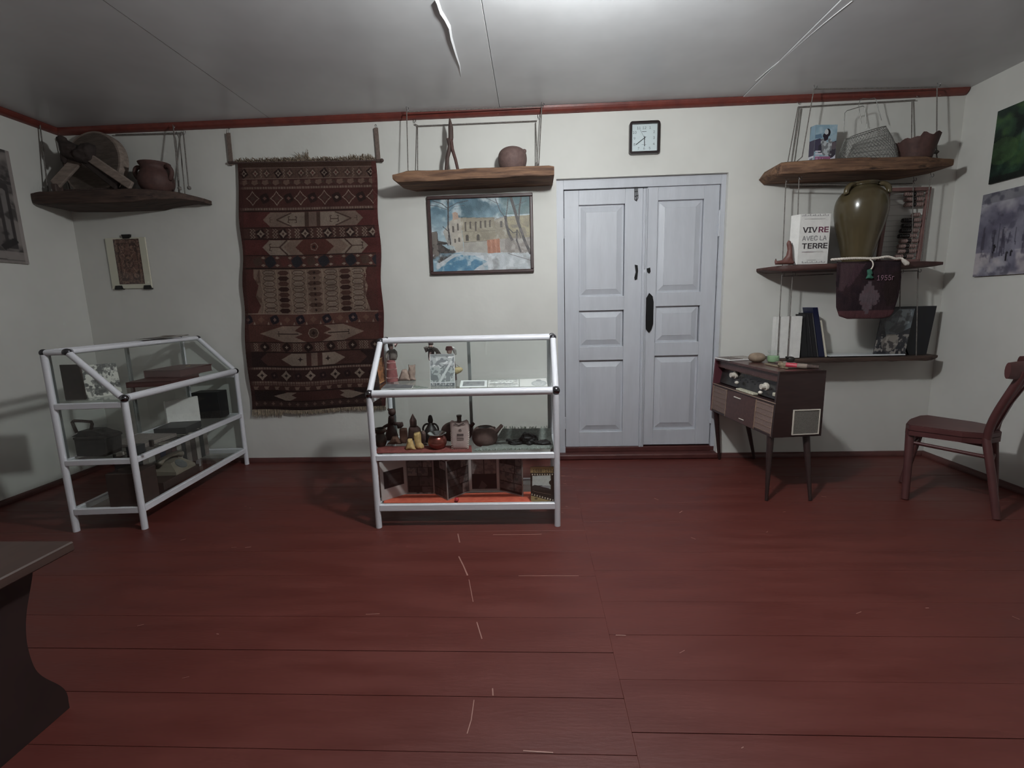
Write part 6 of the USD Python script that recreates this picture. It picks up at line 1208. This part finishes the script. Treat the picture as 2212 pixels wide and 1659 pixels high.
cv = Cv(76, 96, 152, 192, (38, 38, 44)); cv.poly([(40, 0), (76, 0), (76, 40), (24, 64), (10, 30)], (96, 106, 112)); cv.poly([(46, 2), (72, 2), (70, 30), (40, 44)], (140, 152, 158)); cv.tint((70, 70, 74), .09, 4, .8, .48, .6); cv.ell(34, 72, 20, 18, (110, 104, 98)); cv.ell(32, 80, 13, 12, (64, 60, 60)); cv.tint((150, 144, 136), .16, 9, .8, .52, .6, (cv.Y > 54)); cv.ell(40, 62, 10, 8, (132, 124, 116))
zt = zt3+.0155
t = stand('photo_frame', 'glossy dark grey photo board with a faint face, standing tilted before the black folder', 'photo', (1886, 766), (1953, 777), 3.52, 3.478, (1900, 668, 3.52), .008, 'photo_black', (.045, .012), cv)
zt = zt3+.003
a, b = np.array([X(1955, 778, 3.50), 3.50, zt]), np.array([X(2000, 772, 3.50), 3.49, zt])
h = Zp(2022, 661, 3.5)-zt
P8 = [np.array(q) for q in ((X(1962, 778, 3.53), 3.53, zt), (X(2000, 774, 3.53), 3.53, zt), (X(2024, 661, 3.56), 3.56, zt+h), (X(1932, 659, 3.56), 3.56, zt+h), (X(1940, 700, 3.55), 3.55, zt+h*.6))]
obj('black_folder', trimesh.convex.convex_hull(np.array([q for p_ in P8 for q in (p_, p_+[0, .02, 0])])), 'photo_black', 'tall black folder leaning on the wall at the right end of the lowest shelf', 'folder')

# ------------------------------------------------------------------ the radiogram
L, dp, th = .785, .288, math.atan2(.78, -.085)
o = np.array([1.452, 2.842, 0]); t = T('radio_cabinet', 'dark brown valve radio cabinet on four splayed tapered legs beside the door', 'radio', o, th, local=True)
zb, zl, ztp = .388, .6, .79
loc = lambda p: (np.array([[math.cos(th), math.sin(th)], [-math.sin(th), math.cos(th)]]) @ (np.array(p[:2])-o[:2]))
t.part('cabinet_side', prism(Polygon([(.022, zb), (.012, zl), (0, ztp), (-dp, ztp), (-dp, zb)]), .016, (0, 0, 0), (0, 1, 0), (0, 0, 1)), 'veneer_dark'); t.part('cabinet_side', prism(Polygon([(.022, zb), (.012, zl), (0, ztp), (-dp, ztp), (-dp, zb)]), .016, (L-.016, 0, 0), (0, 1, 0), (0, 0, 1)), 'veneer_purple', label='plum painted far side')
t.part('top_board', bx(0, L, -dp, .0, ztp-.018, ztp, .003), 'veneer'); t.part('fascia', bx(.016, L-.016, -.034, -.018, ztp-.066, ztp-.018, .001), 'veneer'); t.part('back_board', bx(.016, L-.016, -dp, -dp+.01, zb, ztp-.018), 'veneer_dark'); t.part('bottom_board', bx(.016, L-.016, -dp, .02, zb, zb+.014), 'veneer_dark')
dz0, dz1 = zl+.012, ztp-.066
t.part('recess', bx(.016, L-.016, -.08, -.07, zl, ztp-.02), 'recess'); t.part('ledge', bx(.016, L-.016, -.07, .0125, zl-.014, zl, .002), 'veneer_dark'); t.part('ledge_line', bx(.0, L, .0095, .0135, zl-.004, zl+.001), 'brass_line')
dl = t.part('dial_panel', loft([[(u, -.062+.05*q, dz0-.006+q*0) for u, q in ((.016, 0), (L-.016, 0), (L-.016, .5), (.016, .5))], [(u, -.066, dz1) for u in (.016, L-.016)]+[(L-.016, -.06, dz1), (.016, -.06, dz1)]]), 'dial')
yd = lambda z: -.036-.025*(z-dz0)/(dz1-dz0)
sc_ = [bx(.14+i*.03, .152+i*.03+.006*(i % 2), yd(zl+.06)+.0, yd(zl+.06)+.0035, zl+.06+.012*(i % 3), zl+.064+.012*(i % 3)) for i in range(15)]
t.part('dial_marks', cat(sc_), 'case_grey', kind='stuff'); t.part('dial_line', bx(.05, L-.05, yd(dz1-.01), yd(dz1-.01)+.004, dz1-.014, dz1-.011), 'brass_line')
def knob(px, py, r, dpt):
    q = at(px, py, 'y', 3.0); 
    best = None
    for yy in np.linspace(2.85, 3.6, 151):      # where the sight line meets the plane of the dial
        w = at(px, py, 'y', yy); l = loc(w)
        if best is None or abs(l[1]+.036) < best[0]: best = (abs(l[1]+.036), l[0], w[2])
    u, z = best[1], best[2]
    m = lathe([(0, 0), (r, 0), (r, dpt*.3), (r*.72, dpt*.36), (r*.66, dpt), (0, dpt)], (0, 0, 0), 24); v = np.array(m.vertices)
    m.vertices = np.stack([u+v[:, 0], -.05+v[:, 2], z+v[:, 1]], 1); m.invert(); t.part('knob', m, 'ivory', smooth=40); return u, z
knob(1586, 810, .026, .042); knob(1652, 835, .026, .042)
for px, py in ((1590.5, 826.5), (1641, 848)):
    for yy in [None]:
        w = [(abs(loc(at(px, py, 'y', q))[1]+.012), loc(at(px, py, 'y', q))[0], at(px, py, 'y', q)[2]) for q in np.linspace(2.85, 3.6, 151)]; w = min(w); m = blob((w[1], -.016, max(w[2], zl+.012)), (.015, .014, .012), 2); t.part('small_knob', m, 'ivory', smooth=True)
w0, w1 = [min((abs(loc(at(px, py, 'y', q))[1]+.015), loc(at(px, py, 'y', q))[0]) for q in np.linspace(2.85, 3.6, 151))[1] for px, py in ((1595, 833), (1633, 845))]
nk = 7
for i in range(nk):
    u0 = w1+(w0-w1)*i/nk; u1 = w1+(w0-w1)*(i+1)/nk; t.part('key', bx(u0+.001, u1-.001, -.034, .004, zl, zl+.014, .003), 'key_cream')
t.part('switch', cat(bx(.06, .082, -.034, -.014, zl+.03, zl+.052, .003), bx(.02, .06, -.036, -.03, zl+.04, zl+.043)), 'key_cream')
fr0 = lambda z: .012+.01*(zl-z)/(zl-zb)
def face(u0, u1, mat, nm, inset=.0): return t.part(nm, loft([[(u0, fr0(z)-.012-inset, z), (u1, fr0(z)-.012-inset, z), (u1, fr0(z)-inset, z), (u0, fr0(z)-inset, z)] for z in (zb+.004, zl-.014)]), mat)
u1, u2 = .205, .565
face(.016, u1, 'grille', 'speaker_cloth', .004); face(u2, L-.016, 'grille', 'speaker_cloth', .004); face(u1+.004, u2-.004, 'veneer', 'flap_door')
for a_, b_ in ((.016, u1), (u2, L-.016)):
    for i in range(6): z = zb+.02+i*.033; t.part('grille_line', bx(a_, b_, fr0(z)-.004, fr0(z)-.0015, z, z+.0018), 'brass_line')
    for e in (a_, b_-.004): t.part('grille_edge', loft([[(e, fr0(z)-.006, z), (e+.004, fr0(z)-.006, z), (e+.004, fr0(z)+.001, z), (e, fr0(z)+.001, z)] for z in (zb+.004, zl-.014)]), 'brass_line')
t.part('flap_pull', bx((u1+u2)/2-.01, (u1+u2)/2+.075, fr0(zl-.04), fr0(zl-.04)+.008, zl-.05, zl-.042, .002), 'ivory'); t.part('flap_pull', bx((u1+u2)/2-.07, (u1+u2)/2-.01, fr0(zb+.03), fr0(zb+.03)+.006, zb+.03, zb+.036, .002), 'ivory')
q = [loc(at(px, py, 'y', 2.855)) for px, py in ((1712, 890), (1766, 937))]; za, zc_ = Zp(1740, 887, 2.855), Zp(1738, 937, 2.855); v0, v1 = -.105, -.262
t.part('side_grille', bx(-.004, .002, v1, v0, zc_, za), 'grille_grey'); 
for b4 in ((v1-.006, v1, zc_-.006, za+.006), (v0, v0+.006, zc_-.006, za+.006), (v1, v0, za, za+.006), (v1, v0, zc_-.006, zc_)): t.part('side_grille_trim', bx(-.007, .002, *b4), 'ivory')
for (fx, fy), (u, v) in (((1.407, 2.81), (.05, .0)), ((1.666, 2.806), (.05, -dp+.06)), ((1.425, 3.6), (L-.05, .0)), ((1.69, 3.6), (L-.05, -dp+.06))):
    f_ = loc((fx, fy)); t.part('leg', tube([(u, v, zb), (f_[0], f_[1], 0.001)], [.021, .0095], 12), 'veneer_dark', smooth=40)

# things on the radio
zt = ztp+.0012
def ontop(px, py): return at(px, py, 'z', zt)
tl, tr, bl = ontop(1545, 759), ontop(1590, 763), ontop(1570, 772)
tl, br = ontop(1547, 762), ontop(1598, 768)
c0 = (tl+br)/2; d_ = np.array([math.cos(th), math.sin(th), 0]); n_ = np.array([-d_[1], d_[0], 0])
cc = o+d_*.66+n_*-.11+[0, 0, zt]
t = T('notebook', 'pale open notebook lying at the far end of the radio top', 'notebook', cc, th+.1, local=True)
t.part('cover', bx(-.09, .09, -.11, .13, 0, .009, .001), 'paper'); t.part('left_page', bx(-.085, .085, -.1, .01, .0095, .012), 'paper_dull'); t.part('right_page', bx(-.085, .085, .02, .12, .0095, .0112), 'cloth_grey')
g0 = ontop(1612, 767); g0 = o+d_*.475+n_*-.14+[0, 0, zt]; k = .0029
obj('gourd', lathe(smooth_prof([(0, 0), (.03, .001), (.052, .02), (.054, .034), (.04, .054), (.015, .062), (0, .063)], 22), tuple(g0), 32), 'gourd', 'round brownish stone-like gourd on the radio', 'gourd', smooth=True)
j0 = o+d_*.44+n_*-.235+[0, 0, zt]
t = T('candle_jar', 'small glass jar with pale green wax on the radio', 'jar', j0)
t.part('wax', lathe([(0, .002), (.032, .002), (.037, .012), (.037, .036), (.034, .042), (0, .042)], tuple(j0), 28), 'wax_green', smooth=40)
jg = lathe(smooth_prof([(.03, 0), (.0395, .01), (.0395, .038), (.037, .052), (.026, .058), (.032, .064), (.031, .082)], 24), tuple(j0), 28); t.part('glass', trimesh.Trimesh(np.array(jg.vertices)[:-2], [f for f in jg.faces if max(f) < len(jg.vertices)-2 ], process=False), 'jar_glass', smooth=True)
tr0 = o+d_*.2+n_*-.17+[0, 0, zt]
t = T('wooden_tray', 'thin board with small wood scraps and a pale rule lying on the radio', 'tray', tr0, th, local=True)
t.part('board', bx(-.1, .13, -.07, .05, 0, .008, .002), 'wood_dark'); t.part('pale_rule', bx(-.1, .13, .052, .064, 0, .010, .001), 'twig')
g = np.random.default_rng(3)
for i in range(9): x_, y_ = g.uniform(-.09, .12), g.uniform(-.06, .04); r_ = g.uniform(.008, .018); t.part('wood_scrap', blob((x_, y_, .008+r_*.4), (r_*1.7, r_, r_*.55), 2, .4, 7, i), 'twig' if i % 2 else 'wood_dark', smooth=30)
t = T('small_clay_lamp', 'small round dark pot with a spout on light paper atop the radio', 'pot', o+d_*.3+n_*-.262+[0, 0, zt]); p0 = t.loc
t.part('paper_pad', bx(p0[0]-.07, p0[0]+.02, p0[1]-.04, p0[1]+.05, zt, zt+.014, .002), 'paper_dull'); t.part('body', lathe(np.array(smooth_prof([(0, .014), (.018, .015), (.026, .03), (.022, .045), (.012, .05), (0, .046)], 18)), tuple(p0), 24), 'iron_old', smooth=True); t.part('spout', tube([p0+[-.018, -.008, .04], p0+[-.035, -.012, .05]], [.009, .006], 8), 'iron_old', smooth=True)
s0 = o+d_*.17+n_*-.16+[0, 0, zt+.014]; s1 = o+d_*.035+n_*-.30+[0, 0, zt+.014]
s0, s1 = o+d_*.175+n_*-.10+[0, 0, zt+.02], o+d_*.03+n_*-.262+[0, 0, zt+.014]
e = s1-s0; t = T('painted_flute', 'short wooden flute with a red painted band lying at the near end of the radio', 'flute', (s0+s1)/2)
for nm, f0, f1, r0, r1, m_ in (('mouthpiece', 0, .2, .012, .014, 'twig'), ('red_band', .2, .48, .0155, .0155, 'paint_red'), ('body', .48, .72, .0165, .015, 'wood_grey'), ('tail', .72, 1, .0145, .011, 'wood_dark')): t.part(nm, tube([s0+e*f0, s0+e*f1], [r0, r1], 14), m_, smooth=40)

# ------------------------------------------------------------------ the chair
zs = .45
As, Bs, Cs = at(1975, 917, 'z', zs), at(1973, 894.5, 'z', zs), at(2158, 943, 'z', zs)
fwd = (As+Bs)/2-(Cs+(Cs+Bs-As))/2; dep = np.linalg.norm(fwd[:2]); yawc = math.atan2(fwd[1], fwd[0]); wid = np.linalg.norm((Bs-As)[:2]); cc = (As+Bs)/2-fwd/2
t = T('chair', 'dark red painted bentwood chair near the right wall, its back cut by the picture edge', 'chair', (cc[0], cc[1], 0), yawc, local=True)
hw, hd = wid/2, dep/2     # local x forward, y to the sitter's left
se = Polygon([(hd-.005, -hw*.86), (hd+.01, 0), (hd-.005, hw*.86), (hd-.03, hw+.02), (-hd*.4, hw*.98), (-hd+.02, hw*.72), (-hd-.02, 0), (-hd+.02, -hw*.72), (-hd*.4, -hw*.98), (hd-.03, -hw-.02)]).buffer(.03).buffer(-.02)
m = [prism(se.buffer(-d_), .0001+h_, (0, 0, z_), (1, 0, 0), (0, 1, 0)) for d_, z_, h_ in ((.006, zs-.034, .004), (0, zs-.03, .024), (.006, zs-.006, .006))]
t.part('seat', cat(*m), 'chair_red', smooth=25); t.part('seat_rim', cat(prism(se.difference(se.buffer(-.014)), .028, (0, 0, zs-.062), (1, 0, 0), (0, 1, 0))), 'chair_red', smooth=25)
fx_ = lambda p: (lambda w: (w[0]*math.cos(yawc)+w[1]*math.sin(yawc), -w[0]*math.sin(yawc)+w[1]*math.cos(yawc)))(np.array(p)-cc[:2])
feet = dict(fl=fx_((2.233, 2.821)), fr=fx_((2.417, 3.091)), rl=fx_((2.506, 2.541)), rr=fx_((2.74, 2.81)))
tops = dict(fl=(hd-.02, hw*.9 if feet['fl'][1] > 0 else -hw*.9), fr=(hd-.02, hw*.9 if feet['fr'][1] > 0 else -hw*.9), rl=(-hd+.015, .72*hw*np.sign(feet['rl'][1])), rr=(-hd+.015, .72*hw*np.sign(feet['rr'][1])))
pst = {}
for k_, r0, r1 in (('fl', .024, .019), ('fr', .024, .019), ('rl', .0205, .018), ('rr', .0205, .018)):
    f_, q = np.array(feet[k_]), np.array(tops[k_]); t.part('leg', tube([(q[0], q[1], zs-.03), ((q[0]*.5+f_[0]*.5), (q[1]*.5+f_[1]*.5), zs*.5), (f_[0], f_[1], .001)], [r0, (r0+r1)/2, r1], 14), 'chair_red', smooth=40)
    pst[k_] = lambda z, q=q, f_=f_: np.array([*(q+(f_-q)*(1-z/(zs-.03))), z])
for a_, b_, z_ in (('fl', 'rl', .34), ('fr', 'rr', .34), ('fl', 'fr', .30), ('rl', 'rr', .28)): t.part('stretcher', tube([pst[a_](z_), pst[b_](z_-.02 if a_[0] != b_[0] else z_)], .0105, 10), 'chair_red', smooth=True)
bt = {}
for k_ in ('rl', 'rr'):
    q = np.array(tops[k_]); sg = np.sign(q[1]); pts = spline([(q[0]-.004, q[1], zs-.05), (q[0]-.018, q[1]*1.06, zs+.08), (q[0]-.06, q[1]*1.14, zs+.22), (q[0]-.105, q[1]*1.18, zs+.36)], 14); bt[k_] = pts[-1]
    t.part('back_post', tube(pts, np.linspace(.02, .018, 14), 12), 'chair_red', smooth=40)
q = (bt['rl']+bt['rr'])/2; w2 = abs(bt['rl'][1]-bt['rr'][1])/2+.065; rings = []
for s_ in np.linspace(-1, 1, 15):
    xx, yy = q[0]-.014+.085*s_*s_-.02, q[1]+s_*w2; e = .9 if abs(s_) > .99 else 1
    rings.append([(xx+.013*math.cos(g_)*e, yy, q[2]+.005+.048*math.sin(g_)*e) for g_ in np.linspace(0, 2*np.pi, 15)[:-1]])
t.part('top_rail', loft(rings), 'chair_red', smooth=40); t.part('back_splat', loft([[(-hd-.0+x_, -w_, z_), (-hd+x_, w_, z_), (-hd+x_-.01, w_, z_), (-hd+x_-.01, -w_, z_)] for x_, w_, z_ in ((.005, .05, zs-.01), (-.045, .055, zs+.16), (-.12, .06, zs+.34))]), 'chair_red')

# ------------------------------------------------------------------ the table at the left
zt = .555; c0 = at(160, 1168, 'z', zt); x1_, y1_ = c0[0], c0[1]
t = T('low_table', 'dark brown table with a scroll-shaped side panel at the left edge of the picture', 'table', (x1_-.6, y1_-.8, 0))
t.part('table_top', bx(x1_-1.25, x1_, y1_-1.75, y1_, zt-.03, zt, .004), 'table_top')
prof = [at(*p, 'x', -1.484) for p in [(76, 1225), (66, 1270), (58, 1320), (56, 1350), (58, 1385), (66, 1420), (80, 1450), (108, 1470), (140, 1490), (148, 1515)]]
sh_ = [(q[1], q[2]) for q in prof]; sh_[0] = (sh_[0][0], zt-.03); yf_ = sh_[-1][0]
mir = 2*(y1_-.875); pts = spline([(a_, b_, 0) for a_, b_ in sh_], 40)[:, :2]
side = [(a_, b_) for a_, b_ in pts]+[(yf_, 0)]+[(mir-yf_, 0)]+[(mir-a_, b_) for a_, b_ in pts[::-1]]
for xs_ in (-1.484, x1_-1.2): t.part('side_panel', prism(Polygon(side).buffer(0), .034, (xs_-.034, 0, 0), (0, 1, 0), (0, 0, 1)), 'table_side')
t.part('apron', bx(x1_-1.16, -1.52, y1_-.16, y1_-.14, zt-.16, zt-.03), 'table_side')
